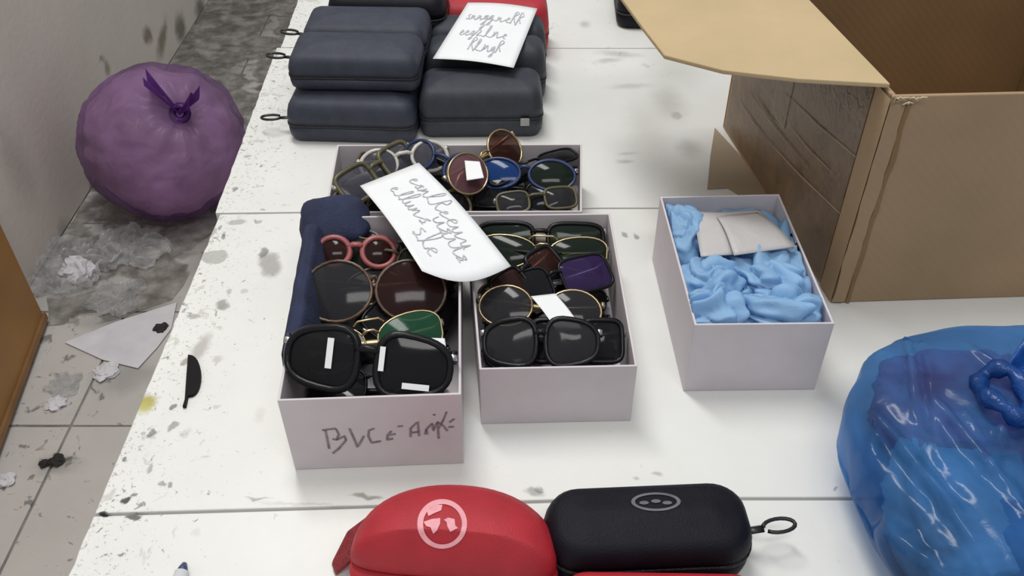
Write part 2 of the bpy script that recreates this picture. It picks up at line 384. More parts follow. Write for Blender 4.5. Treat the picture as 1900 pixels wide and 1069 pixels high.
for lx in (XE + 0.07, 0.93):
    for ly in (0.15, 2.05): part('leg', box(lx - 0.025, lx + 0.025, ly - 0.025, ly + 0.025, 0, T - 0.0225), M_tside, table, world=True, smooth=False, bevel=0.003)

# ------------------------------------------------------------------ white open cartons
M_carton = mat('white_carton', (0.62, 0.575, 0.60), 0.55, 0.04, 25, 0.08, 90)
M_carton_b = mat('white_carton_inside', (0.60, 0.56, 0.58), 0.6, 0.04, 25)
def carton(name, label, corners, h, flare=0.0, th=0.0022, mat_=None):
    """corners: outer plan corners front-left, front-right, back-right, back-left (world, z=T)"""
    c = [Vector((p.x, p.y, T + 0.0004)) for p in corners]; ce = sum(c, Vector()) / 4
    root = thing(name, label, 'box', ce)
    ctr = Vector((ce.x, ce.y, 0))
    def ring(s, z, ins):
        out = []
        for k in range(4):
            p = c[k]; a = (c[k - 1] - p).normalized(); b_ = (c[(k + 1) % 4] - p).normalized()
            q = p + (a + b_) * ins - (a + b_) * s
            out.append(Vector((q.x, q.y, T + 0.0004 + z)))
        return out
    rings = [ring(0, 0, 0), ring(flare, h, 0), ring(flare, h, th), ring(0, th, th)]
    mb = loft(rings)
    part('carton_body', mb, mat_ or M_carton, root, world=True, smooth=False, bevel=0.0006)
    return root, c
hz = 0.088
blc_c = [P(548, 878), P(857, 860), None, None]
d = P(870, 735, hz) - P(512, 745, hz)
fl_, fr_ = P(546, 878), P(858, 861)
blc_c = [Vector((-0.187, 0.503, T)), Vector((-0.042, 0.510, T)), Vector((-0.053, 0.757, T)), Vector((-0.203, 0.752, T))]
carton_a, ca = carton('sunglasses_box', 'white open carton full of sunglasses with marker lettering on its front', blc_c, hz, 0.001)
b2_c = [Vector((-0.028, 0.555, T)), Vector((0.108, 0.559, T)), Vector((0.103, 0.785, T)), Vector((-0.048, 0.782, T))]
carton_b, cb = carton('sunglasses_box', 'white open carton of dark sunglasses to the right of the lettered carton', b2_c, 0.07)
b3_c = [Vector((-0.200, 0.800, T)), Vector((0.075, 0.802, T)), Vector((0.083, 0.940, T)), Vector((-0.207, 0.938, T))]
carton_c, cc = carton('sunglasses_box', 'white open carton of mixed coloured sunglasses behind the other two, below the grey cases', b3_c, 0.06)
g_c = [Vector((0.161, 0.596, T)), Vector((0.285, 0.598, T)), Vector((0.281, 0.80, T)), Vector((0.155, 0.795, T))]
carton_d, cg = carton('cloth_box', 'white open carton holding crumpled light blue cloths beside the brown box', g_c, 0.084)

# marker lettering on the front of the first carton
M_ink = mat('marker_ink', (0.24, 0.20, 0.24), 0.7, 0.3, 200)
M_ink2 = mat('pen_ink', (0.45, 0.47, 0.50), 0.7, 0.3, 200)
fn = (ca[1] - ca[0]).cross(Vector((0, 0, 1))).normalized()
def crop1(x, y): return 570 + x / 6.333, 740 + y / 6.333
strokes = [[(175, 372), (250, 362), (335, 352)], [(215, 375), (235, 470), (258, 590)], [(335, 352), (372, 420), (345, 485), (295, 475)], [(345, 485), (440, 440), (455, 490), (370, 590), (300, 645)],
           [(495, 350), (540, 450), (592, 570), (640, 490), (665, 440)], [(790, 350), (725, 375), (718, 440), (755, 520), (870, 500)],
           [(990, 380), (945, 430), (940, 485), (1010, 470)], [(960, 430), (1040, 415)], [(1060, 328), (1128, 320)],
           [(1215, 345), (1215, 450)], [(1215, 350), (1300, 270), (1315, 440)], [(1230, 400), (1310, 390)], [(1385, 420), (1400, 360), (1470, 290)], [(1400, 360), (1410, 420)],
           [(1470, 290), (1480, 380), (1530, 270), (1545, 470)], [(1540, 280), (1600, 320), (1650, 380)], [(1545, 350), (1600, 250), (1640, 150)], [(1670, 280), (1730, 235)], [(1660, 335), (1725, 330)], [(1475, 190), (1510, 188)]]
mb = MB()
for s in strokes:
    q = [on_plane(*crop1(*p), ca[0] + fn * 0.0008, fn) for p in s]
    qq = []
    for i in range(len(q) - 1):
        for k in range(5): qq.append(q[i].lerp(q[i + 1], k / 5))
    qq.append(q[-1]); r_ = ribbon(qq, 0.0021, fn); mb.add(r_.v, r_.f)
part('marker_lettering', mb, M_ink, carton_a, world=True, smooth=False, label='dark handwritten capitals in marker')

# ------------------------------------------------------------------ sunglasses
F_black = mat('black_frame', (0.006, 0.006, 0.008), 0.3, 0.3, 40, spec=0.3)
F_gold = mat('gold_frame', (0.55, 0.43, 0.24), 0.3, 0.15, 40, metal=0.9)
F_silver = mat('silver_frame', (0.55, 0.55, 0.56), 0.3, 0.15, 40, metal=0.9)
F_tort = mat('tortoise_frame', (0.10, 0.06, 0.035), 0.3, 0.6, 60, coat=0.3)
F_red = mat('red_frame', (0.32, 0.03, 0.03), 0.35, 0.3, 40)
F_pink = mat('pink_frame', (0.36, 0.10, 0.10), 0.35, 0.3, 40)
F_blue = mat('navy_frame', (0.02, 0.035, 0.11), 0.35, 0.3, 40)
F_clear = mat('clear_frame', (0.55, 0.53, 0.48), 0.25, 0.1, 40)
F_olive = mat('olive_frame', (0.10, 0.09, 0.045), 0.35, 0.3, 40)
F_grey = mat('grey_frame', (0.16, 0.16, 0.18), 0.4, 0.3, 40)
L_black = lens_mat('black_lens', (0.2, 0.2, 0.2), 0.08)
L_brown = lens_mat('brown_lens', (0.5, 0.25, 0.18), 0.2, (0.03, 0.013, 0.012))
L_green = lens_mat('green_lens', (0.4, 0.6, 0.42), 0.35, (0.02, 0.085, 0.045))
L_dgreen = lens_mat('dark_green_lens', (0.3, 0.4, 0.3), 0.2, (0.013, 0.02, 0.015))
L_purple = lens_mat('purple_lens', (0.4, 0.3, 0.6), 0.2, (0.035, 0.02, 0.075))
L_blue = lens_mat('blue_lens', (0.2, 0.35, 0.8), 0.15, (0.012, 0.045, 0.17))
L_pink = lens_mat('rose_lens', (0.7, 0.45, 0.5), 0.3, (0.16, 0.075, 0.085))
L_grey = lens_mat('grey_lens', (0.5, 0.5, 0.55), 0.4, (0.09, 0.09, 0.11))
L_clear = lens_mat('pale_lens', (0.8, 0.85, 0.8), 0.5, (0.45, 0.48, 0.43))
L_smoke = lens_mat('smoke_lens', (0.35, 0.35, 0.35), 0.2, (0.03, 0.03, 0.033))
M_label = mat('white_sticker', (0.85, 0.86, 0.87), 0.5, 0.03)

def outline(shape, w, h, side, n=28):
    out = []
    for i in range(n):
        t = 2 * math.pi * i / n; c, s = math.cos(t), math.sin(t)
        e = {'round': 2.0, 'square': 4.5, 'rect': 3.6, 'aviator': 2.2, 'cat': 2.6, 'wrap': 2.8}[shape]
        x = w / 2 * math.copysign(abs(c) ** (2 / e), c); z = h / 2 * math.copysign(abs(s) ** (2 / e), s)
        if shape == 'aviator': x = x * (1 + 0.16 * z / (h / 2)) ; z = z * 1.0 + (0.10 * h * (x / (w / 2)) if z > 0 else -0.06 * h * (x / (w / 2)))
        if shape == 'cat' and z > 0: z *= 1 + 0.35 * max(0, x / (w / 2))
        if shape == 'wrap': z *= 1 - 0.18 * x / (w / 2)
        out.append((x * side, z))
    return out
def rot_glasses(tilt, yaw, roll):
    # lying with lenses up, brow away from the viewer; tilt turns the lenses towards the viewer
    return Matrix.Rotation(R(yaw), 4, 'Z') @ Matrix.Rotation(R(-90 + tilt), 4, 'X') @ Matrix.Rotation(R(roll), 4, 'Y')
G_PROTO = {}
def glasses(label, px, py, z, tilt=35, yaw=0, roll=0, shape='rect', lw=0.056, lh=0.042, gap=0.018, rim=0.0016, fm=None, lm=None, temples='folded', tm=None, group=None, sticker=None, lm2=None, wrap=1.1):
    loc = P(px, py, z); fm = fm or F_black; lm = lm or L_black; tm = tm or fm
    root = thing('sunglasses', label, 'sunglasses', loc, rot_glasses(tilt, yaw, roll), group)
    cx = (lw + gap) / 2
    Y = lambda x: wrap * x * x * 1.2
    fr = MB()
    for side in (-1, 1):
        ol = outline(shape, lw, lh, side)
        pts = [Vector((cx * side + x, Y(cx * side + x), z_)) for x, z_ in ol]
        t_ = tube(pts, rim, 5, True, flat=(1.0, 1.25, Vector((0, 1, 0)))); fr.add(t_.v, t_.f)
        n = len(ol); V = [Vector((cx * side, Y(cx) - 0.0035, 0))]; F = []
        for k, s in enumerate((0.5, 0.85, 1.0)):
            for x, z_ in ol: V.append(Vector((cx * side + x * s, Y(cx * side + x * s) - 0.0035 * (1 - s * s), z_ * s)))
        for i in range(n):
            j = (i + 1) % n; F.append((0, 1 + i, 1 + j))
            for k in range(2): F.append((1 + k * n + i, 1 + (k + 1) * n + i, 1 + (k + 1) * n + j, 1 + k * n + j))
        part('lens', MB().add(V, F), (lm2 if lm2 and side == 1 else lm), root)
        # temple
        hx = cx * side + lw / 2 * side; hzz = lh * 0.22
        y0 = Y(abs(hx))
        if temples == 'open':
            tp = [Vector((hx, y0, hzz)), Vector((hx + side * 0.003, y0 + 0.006, hzz)), Vector((hx + side * 0.001, y0 + 0.05, hzz)), Vector((hx - side * 0.003, y0 + 0.095, hzz - 0.002)),
                  Vector((hx - side * 0.006, y0 + 0.115, hzz - 0.010)), Vector((hx - side * 0.008, y0 + 0.132, hzz - 0.025))]
        else:
            fk = min(1.0, (2 * cx + lw - 0.006) / 0.118)
            yy = y0 + 0.006 + (0.005 if side > 0 else 0.001)
            tp = [Vector((hx, y0, hzz)), Vector((hx + side * 0.0025, y0 + 0.003, hzz)), Vector((hx - side * fk * 0.008, yy, hzz - 0.001)), Vector((hx - side * fk * 0.06, yy + 0.002, hzz - 0.004)),
                  Vector((hx - side * fk * 0.095, yy + 0.003, hzz - 0.008)), Vector((hx - side * fk * 0.118, yy + 0.003, hzz - 0.020))]
        rr = [max(rim, 0.0016) * k for k in (1.0, 1.15, 1.0, 1.0, 1.35, 1.2)]
        tpo = part('temple', tube(tp, rr, 6, False, flat=(0.8, 1.7, Vector((0, 0, 1)))), tm, root)
        hp = Vector((hx + side * 0.001, y0 + 0.002, hzz))
        part('hinge', tube([hp + Vector((0, 0, -.0025)), hp + Vector((0, 0, .0025))], max(rim, .0016) * 1.25, 6), F_silver, tpo)
    zb = lh * 0.2
    br = [Vector((-gap / 2 * 1.25, Y(gap / 2), zb * 0.8)), Vector((-gap / 4, -0.002, zb * 1.15)), Vector((gap / 4, -0.002, zb * 1.15)), Vector((gap / 2 * 1.25, Y(gap / 2), zb * 0.8))]
    t_ = tube(br, max(rim, 0.0014), 6); fr.add(t_.v, t_.f)
    if shape == 'aviator':
        t_ = tube([p + Vector((0, 0, lh * 0.24)) + Vector((math.copysign(0.006, p.x), 0, 0)) for p in br], rim, 6); fr.add(t_.v, t_.f)
    part('frame', fr, fm, root)
    for s in sticker or []:
        sx, sz, sw, sh = s
        part('sticker', grid_patch(lambda u, v: Vector((sx + (u - 0.5) * sw, Y(sx + (u - .5) * sw) - 0.0046, sz + (v - 0.5) * sh)), 3, 3), M_label, root, label='white paper sticker')
    box_ = {GR_A: (ca, hz), GR_B: (cb, 0.07), GR_C: (cc, 0.06)}.get(group)
    if box_ is None:
        box_ = (ca, hz) if 'lettered carton,' in label else (cb, .07) if 'right of' in label else (cc, .06)
    fit(root, *box_)
    return root
def fit(root, c, h):
    # push a pair sideways until everything below the rim is inside its carton, and up until it clears the bottom
    M = mx(root); vs = [M @ v.co for ch in root.children for v in ch.data.vertices]
    zlo = min(v.z for v in vs)
    if zlo < T + 0.004: root.location.z += T + 0.004 - zlo; vs = [v + Vector((0, 0, T + 0.004 - zlo)) for v in vs]
    vs = [v for v in vs if v.z < T + h + 0.002]
    sh = Vector((0, 0, 0)); ins = 0.0035
    for it in range(2):
        for k in range(4):
            a, b_ = c[k], c[(k + 1) % 4]; n = Vector((-(b_ - a).y, (b_ - a).x, 0)).normalized()      # inward
            dmin = min(((v + sh - a).dot(n) for v in vs), default=1)
            dmax = max(((v + sh - a).dot(n) for v in vs), default=0)
            wdt = (c[(k + 2) % 4] - a).dot(n)
            if dmin < ins: sh += n * min(ins - dmin, 0.022) * (1.0 if dmax - dmin < wdt - 2 * ins else 0.5)
    sh.z = 0; root.location += sh
GR_A = 'sunglasses in the lettered carton'; GR_B = 'sunglasses in the carton to the right'; GR_C = 'sunglasses in the carton at the back'
# pairs buried at the bottom of the three cartons
rb = random.Random(11)
def bury(lbl, grp, x0, x1, y0, y1, nx, ny, z, n):
    for i in range(nx):
        for j in range(ny):
            p = Vector((x0 + (x1 - x0) * (i + .5) / nx, y0 + (y1 - y0) * (j + .5) / ny, T + z))
            o = glasses(lbl + ', ' + ('nearest', 'second', 'third', 'fourth', 'fifth')[j] + ' from the near end' + ((' on the left', ' on the right')[i] if nx > 1 else ''), 950, 534, z, rb.uniform(-6, 10), rb.uniform(-8, 8), 0, rb.choice(['rect', 'square', 'round']), 0.052, 0.042, fm=F_black, lm=L_black, group=grp)
            o.location = p
            if i % 2: o.location.z += 0.008
bury('dark sunglasses buried deep in the lettered carton', 'dark pairs buried in the lettered carton', -0.195, -0.053, 0.512, 0.745, 1, 5, 0.024, 0)
bury('dark sunglasses buried in the carton right of the lettered one', 'dark pairs buried in the right carton', -0.03, 0.1, 0.565, 0.775, 1, 5, 0.022, 0)
bury('dark sunglasses buried in the back carton', 'dark pairs buried in the back carton', -0.2, 0.075, 0.805, 0.935, 2, 3, 0.02, 0)

# lettered carton
M_navy = mat('navy_cloth', (0.016, 0.022, 0.06), 0.85, 0.3, 40, 0.5, 400)
def pouch(label, c, rx, ry, rz, rot, m, seed, grp=None):
    root = thing('cloth_pouch', label, 'pouch', c, rot, grp)
    def f(d):
        e = lambda v: math.copysign(abs(v) ** 0.62, v)
        k = 1 + 0.10 * noise.noise(d * 2.2 + Vector((seed, 0, 0))) + 0.04 * ridge(d * 5 + Vector((0, seed, 0)))
        return Vector((e(d.x) * rx * k, e(d.y) * ry * k, e(d.z) * rz * k))
    part('cloth_body', sphere(f, 32, 18), m, root)
    pts = [Vector((math.cos(a) * rx * .72, ry * .8 + 0.002 * math.sin(3 * a), math.sin(a) * rz * .8)) for a in [i * 2 * math.pi / 20 for i in range(20)]]
    part('drawstring', tube(pts, 0.0014, 5, True), m, root)
    return root
pouch('navy cloth pouch in the far left corner of the lettered carton', P(622, 418, 0.075), 0.034, 0.028, 0.02, (R(25), 0, R(12)), M_navy, 3)
dr = thing('navy_cloth', 'navy cloth draped over the left wall of the lettered carton', 'cloth', (-0.192, 0.62, T + hz))
def drape(u, v):
    y = 0.550 + 0.180 * v; xr = -0.187 - (y - 0.503) * 0.0643 + 0.001
    prof = [(0.019, -0.030), (0.014, -0.010), (0.008, 0.005), (0.002, 0.0072), (-0.0035, 0.004), (-0.0045, -0.016), (-0.0050, -0.030)]
    t = u * 6; k = min(5, int(t)); f = t - k
    a, b_ = prof[k], prof[k + 1]
    w_ = 0.003 * noise.noise(Vector((v * 7, u * 2, 3))) 
    dn = 1 + 0.5 * noise.noise(Vector((v * 3.3, 0.5, 9)))
    zz = a[1] + (b_[1] - a[1]) * f
    return Vector((xr + a[0] + (b_[0] - a[0]) * f + (w_ if u < 0.45 else -abs(w_) * .5), y, T + hz + (zz * dn if u > .7 else zz) + (abs(w_) if u < .6 else 0) + .001))
part('draped_cloth', grid_patch(drape, 24, 40), M_navy, dr, world=True, solid=0.001)
glasses('tortoise sunglasses at the far right of the lettered carton under the note', 835, 470, 0.055, 25, 35, 0, 'rect', 0.05, 0.036, fm=F_tort, lm=L_black, group=GR_A)
glasses('sunglasses with pale hinge and dark lenses behind the red pair in the lettered carton', 715, 420, 0.066, 30, -25, 0, 'square', 0.044, 0.036, fm=F_grey, lm=L_black, group=GR_A)
glasses('small red and pink framed sunglasses in the lettered carton', 655, 468, 0.074, 38, 12, 8, 'round', 0.032, 0.03, gap=0.012, rim=0.0032, fm=F_pink, lm=L_brown, tm=F_red, group=GR_A)
glasses('olive tortoise sunglasses above the big brown pair in the lettered carton', 722, 480, 0.068, 32, -14, 0, 'cat', 0.048, 0.034, fm=F_olive, lm=L_dgreen, group=GR_A)
glasses('black sunglasses with gold temples beside the inner right wall of the lettered carton', 822, 548, 0.062, 30, 60, 0, 'square', 0.05, 0.04, fm=F_black, lm=L_black, tm=F_gold, group=GR_A)
glasses('black sunglasses low in the right of the lettered carton', 812, 610, 0.055, 28, 75, 0, 'rect', 0.05, 0.04, fm=F_black, lm=L_black, group=GR_A)
glasses('large round brown sunglasses in the middle of the lettered carton', 668, 540, 0.082, 36, 4, 2, 'round', 0.064, 0.058, gap=0.004, rim=0.0017, fm=F_tort, lm=L_smoke, lm2=L_brown, tm=F_tort, group=GR_A)
glasses('gold rimmed sunglasses with a green lens behind the big black pair', 690, 634, 0.082, 24, 10, -4, 'aviator', 0.056, 0.043, gap=0.012, rim=0.001, fm=F_gold, lm=L_clear, lm2=L_green, tm=F_gold, group=GR_A)
glasses('big square black sunglasses with white stickers lying over the front rim', 668, 708, 0.100, 47, -3, 4, 'wrap', 0.060, 0.049, gap=0.016, rim=0.0034, fm=F_black, lm=L_black, group=GR_A,
        sticker=[(-0.031, 0.004, 0.0055, 0.025), (0.0125, 0.004, 0.0045, 0.02), (0.042, -0.016, 0.022, 0.005)])
# carton to the right
glasses('brown black sunglasses under the note corner in the right carton', 905, 520, 0.045, 20, 40, 0, 'rect', 0.05, 0.036, fm=F_tort, lm=L_black, group=GR_B)
glasses('dark green sunglasses with pale bridge, farthest in the right carton', 1022, 424, 0.056, 44, -1, 0, 'rect', 0.058, 0.031, gap=0.015, rim=0.0026, fm=F_black, lm=L_dgreen, tm=F_clear, group=GR_B)
glasses('gold bridged green sunglasses second from the far end of the right carton', 1022, 468, 0.058, 32, -3, 0, 'aviator', 0.058, 0.036, gap=0.014, rim=0.0011, fm=F_gold, lm=L_dgreen, tm=F_gold, group=GR_B)
glasses('sunglasses with purple lenses by the inner right wall of the right carton', 1080, 520, 0.061, 26, 22, 0, 'square', 0.052, 0.038, gap=0.012, rim=0.0018, fm=F_black, lm=L_black, lm2=L_purple, tm=F_silver, group=GR_B)
glasses('black sunglasses with gold temple in the middle of the right carton', 980, 508, 0.066, 28, 45, 0, 'square', 0.036, 0.032, gap=0.012, rim=0.0026, fm=F_black, lm=L_brown, tm=F_gold, group=GR_B)
glasses('round gold rimmed sunglasses under the white tag in the right carton', 985, 572, 0.068, 30, -6, 0, 'round', 0.050, 0.040, gap=0.014, rim=0.0012, fm=F_gold, lm=L_smoke, tm=F_gold, group=GR_B)
glasses('small black sunglasses in the near right corner of the right carton', 1090, 632, 0.066, 38, 4, 3, 'square', 0.036, 0.038, gap=0.010, rim=0.0026, fm=F_black, lm=L_black, tm=F_silver, group=GR_B)
glasses('wide black sunglasses in the near left of the right carton', 958, 655, 0.078, 40, -4, -3, 'wrap', 0.046, 0.040, gap=0.008, rim=0.0026, fm=F_black, lm=L_smoke, tm=F_black, group=GR_B)
# carton at the back
glasses('brown tortoise sunglasses lying crosswise at the left end of the back carton', 648, 338, 0.048, 40, 78, 0, 'square', 0.046, 0.036, fm=F_tort, lm=L_brown, tm=F_clear, group=GR_C)
glasses('olive tortoise sunglasses leaning left of the note in the back carton', 702, 305, 0.060, 40, 50, 0, 'square', 0.046, 0.038, rim=0.003, fm=F_olive, lm=L_grey, tm=F_clear, group=GR_C)
glasses('pale clear framed sunglasses with grey lenses behind the note in the back carton', 752, 290, 0.060, 38, 18, 0, 'round', 0.042, 0.036, rim=0.0026, fm=F_clear, lm=L_grey, tm=F_clear, group=GR_C)
glasses('black rimmed sunglasses with mauve lens right above the note', 815, 300, 0.062, 40, -32, 0, 'round', 0.042, 0.038, rim=0.0024, fm=F_blue, lm=L_grey, tm=F_black, group=GR_C)
glasses('gold sunglasses with rose lenses in the middle of the back carton', 905, 298, 0.072, 46, 52, 0, 'round', 0.052, 0.046, gap=0.014, rim=0.0014, fm=F_gold, lm=L_pink, lm2=L_brown, tm=F_gold, group=GR_C)
glasses('olive sunglasses below the rose lensed pair in the back carton', 870, 356, 0.05, 40, 65, 0, 'round', 0.044, 0.036, rim=0.0022, fm=F_olive, lm=L_black, tm=F_clear, group=GR_C)
glasses('black sunglasses low in the front of the back carton', 960, 362, 0.046, 34, -8, 0, 'rect', 0.05, 0.034, fm=F_black, lm=L_black, group=GR_C)
glasses('sunglasses with pale temple at the near right of the back carton', 1035, 372, 0.048, 30, 10, 0, 'rect', 0.036, 0.026, rim=0.0018, fm=F_olive, lm=L_smoke, tm=F_clear, group=GR_C)
glasses('navy sunglasses with blue round lens at the right of the back carton', 1012, 324, 0.062, 36, -4, 0, 'round', 0.052, 0.036, gap=0.010, rim=0.0022, fm=F_blue, lm=L_blue, lm2=L_dgreen, tm=F_black, group=GR_C)
glasses('black sunglasses lying aslant behind the blue lensed pair in the back carton', 1018, 292, 0.060, 8, 32, 0, 'rect', 0.05, 0.022, fm=F_black, lm=L_black, tm=F_black, group=GR_C)

# ------------------------------------------------------------------ paper notes and tags
M_paper = mat('white_paper', (0.82, 0.835, 0.85), 0.7, 0.02, 30, 0.05, 60)
def bil(A, B, C, D, u, v): return A * (1 - u) * (1 - v) + B * u * (1 - v) + C * u * v + D * (1 - u) * v
def note(name, label, cat, cs, lines, bow=None, ink=M_ink2, wd=0.0014):
    A, B, C, D = cs
    ce = (A + B + C + D) / 4
    root = thing(name, label, cat, ce)
    nrm = (B - A).cross(D - A).normalized(); nrm = nrm if nrm.z > 0 else -nrm
    def f(u, v):
        p = bil(A, B, C, D, u, v)
        return p + (bow(u, v) if bow else Vector())
    part('sheet', grid_patch(f, 14, 14), M_paper, root, world=True, solid=0.0004)
    for s in lines:
        q = [f(*a) + nrm * 0.0008 for a in s]
        part('handwriting', ribbon(q, wd, nrm), ink, root, world=True, smooth=False)
    return root
GLY = [[(0, 0), (.25, .85), (.14, 1), (.06, .2), (.3, 0)], [(0, .42), (.05, .05), (.22, .05), (.3, .45), (.33, .05), (.45, 0)], [(0, 0), (.06, .45), (.09, .08), (.24, .45), (.34, .05), (.45, 0)],
       [(0, .2), (.25, .33), (.15, .48), (.03, .25), (.12, .02), (.35, .05)], [(.25, .45), (.05, .38), (.22, .2), (.1, 0), (.02, .06), (.35, 0)], [(.25, .42), (.05, .3), (.1, .05), (.25, .4), (.24, -.3), (.06, -.4), (.35, .05)],
       [(.02, 0), (.10, 1), (.32, .8), (.10, .5), (.36, 0)], [(.3, .9), (.05, .6), (.3, .4), (.1, 0), (.4, .05)]]
def scrawl(x0, y0, x1, y1, n, amp, seed):
    """one joined line of illegible longhand"""
    g = random.Random(seed); pts = []; x = 0
    for k in range(n):
        gl = g.choice(GLY); sc = g.uniform(.8, 1.15)
        for (a, b_) in gl: pts.append((x + a * sc, b_ * sc * g.uniform(.9, 1.1)))
        x += gl[-1][0] * sc + g.choice((.05, .05, .12, .3))
    d = Vector((x1 - x0, y1 - y0)); L_ = d.length; d.normalize(); p = Vector((-d.y, d.x))
    P2 = [Vector((a / x * L_, (b_ - .4) * amp)) for a, b_ in pts]; sm = []
    for i in range(len(P2) - 1):
        p0, p1, p2, p3 = P2[max(i - 1, 0)], P2[i], P2[i + 1], P2[min(i + 2, len(P2) - 1)]
        for k in range(4):
            t = k / 4
            sm.append(0.5 * (2 * p1 + (p2 - p0) * t + (2 * p0 - 5 * p1 + 4 * p2 - p3) * t * t + (3 * p1 - p0 - 3 * p2 + p3) * t ** 3))
    return [[((Vector((x0, y0)) + d * q.x + p * q.y).x, (Vector((x0, y0)) + d * q.x + p * q.y).y) for q in sm]]
A = P(668, 345, 0.093); B = P(777, 302, 0.090); C = P(948, 494, 0.092); D = P(783, 503, 0.108)
note('paper_note', 'long white handwritten note lying slantwise across the sunglasses cartons', 'note', (A, B, C, D),
     scrawl(.74, .14, .76, .82, 9, -.24, 3) + scrawl(.42, .16, .46, .62, 6, -.26, 8) + scrawl(.30, .62, .36, .88, 3, -.3, 5) + scrawl(.62, .56, .64, .9, 4, -.26, 6),
     lambda u, v: Vector((0, -0.014, -0.004)) * (math.sin(math.pi * u) * max(0, v - .6) / .4) + Vector((0, 0, 0.006)) * math.sin(math.pi * v))
A = P(868, 5, 0.088); B = P(997, 16, 0.088); C = P(953, 126, 0.086); D = P(803, 109, 0.086)
note('paper_note', 'white handwritten sheet lying on the dark glasses cases at the top', 'note', (A, B, C, D),
     scrawl(.12, .24, .88, .26, 9, -.19, 13) + scrawl(.15, .52, .82, .52, 7, -.2, 15) + scrawl(.36, .76, .8, .75, 5, -.19, 17), 
     lambda u, v: Vector((0, 0, 0.003)) * math.sin(math.pi * u), wd=0.0016)
A = P(985, 550, 0.078); B = P(1030, 545, 0.078); C = P(1080, 610, 0.080); D = P(1036, 619, 0.082)
note('price_tag', 'blank white tag on the round gold sunglasses in the right carton', 'tag', (A, B, C, D), [], lambda u, v: Vector((0, 0, 0.002)) * math.sin(math.pi * v))
A = P(862, 298, 0.083); B = P(890, 300, 0.085); C = P(898, 330, 0.08); D = P(866, 335, 0.078)
note('price_tag', 'small white tag on the gold rose lensed sunglasses in the back carton', 'tag', (A, B, C, D), [], None)
A = P(786, 627, 0.096); B = P(825, 628, 0.094); C = P(832, 672, 0.088); D = P(800, 668, 0.09)
note('price_tag', 'small white tag behind the right lens of the big black sunglasses', 'tag', (A, B, C, D), [], None)

# ------------------------------------------------------------------ blue cloths
M_cloth = film_mat('light_blue_cloth', (0.36, 0.62, 0.93), 0.0, rough=0.6, trans=0.35, var=0.12, scale=20, bump=0.15)
def crumple(label, c, rx, ry, rz, rz_rot, seed, m=M_cloth, cat='cloth', name='crumpled_cloth', grp='crumpled light blue cloths', nu=90, nv=46):
    sd = Vector((seed * 3.7, seed * 1.3, -seed * 2.1)); Rz = Matrix.Rotation(R(rz_rot), 3, 'Z')
    x0, x1, y0, y1 = 0.161, 0.2795, 0.6025, 0.793
    def f(d):
        p = d * 0.9 + sd; q = p + Vector((noise.noise(p * 1.2), noise.noise(p * 1.2 + Vector((9, 0, 0))), noise.noise(p * 1.2 + Vector((0, 9, 0))))) * 0.9
        # smooth billows with sharp valleys, stretched into folds
        q = Vector((q.x * 0.8, q.y * 1.9, q.z))
        k = 0.72 + 0.72 * abs(noise.noise(q * 1.0)) ** 0.75 + 0.10 * abs(noise.noise(q * 2.4 + sd))
        v = c + Rz @ Vector((d.x * rx * k, d.y * ry * k, d.z * rz * k * 1.1))
        v.x = min(max(v.x, x0), x1); v.y = min(max(v.y, y0), y1); v.z = max(v.z, T + 0.004)
        return v - c
    o = part(name, sphere(f, nu, nv), m); o.location = c
    tag(o, label, cat, grp); return o
for lbl, px, py, z, rx, ry, rz, ro, sd in [
    ('light blue cloth at the far left of the carton, the palest of the heap', 1268, 440, .064, .030, .042, .026, 8, 1),
    ('light blue cloth in the middle left of the carton below the white packet', 1318, 530, .064, .036, .034, .026, 20, 2),
    ('light blue cloth folded at the right middle of the carton', 1425, 530, .066, .040, .036, .026, -30, 3),
    ('light blue cloth squeezed along the right wall of the carton', 1468, 500, .058, .020, .056, .024, -6, 4),
    ('light blue cloth at the near left corner of the carton', 1322, 588, .068, .036, .026, .024, 6, 5),
    ('light blue cloth at the near right corner of the carton', 1450, 585, .068, .046, .026, .023, -8, 6),
    ('light blue cloth at the bottom far end of the carton under the white packet', 1370, 455, .045, .05, .05, .026, 0, 7)]:
    crumple(lbl, P(px, py, z), rx, ry, rz, ro, sd)
M_packet = film_mat('white_packet', (0.66, 0.64, 0.64), 0.05, rough=0.4, trans=0.2, var=0.06, scale=10, bump=0.15)
pk = thing('packet', 'folded white packet lying on the blue cloths', 'packet', P(1375, 440, .083))
A = P(1285, 395, .082); B = P(1408, 392, .086); C = P(1478, 462, .090); D = P(1300, 478, .090)
part('sheet', grid_patch(lambda u, v: bil(A, B, C, D, u, v) + Vector((0, 0, 0.007 * math.sin(math.pi * v) * math.sin(math.pi * u) + 0.003 * abs(u - 0.38))), 16, 16), M_packet, pk, world=True, solid=0.001)
A2 = P(1330, 402, .092); B2 = P(1405, 394, .089); C2 = P(1474, 458, .0935); D2 = P(1362, 474, .098)
part('folded_flap', grid_patch(lambda u, v: bil(A2, B2, C2, D2, u, v) + Vector((0, 0, 0.004 * math.sin(math.pi * v))), 10, 10), M_packet, pk, world=True, solid=0.0008)

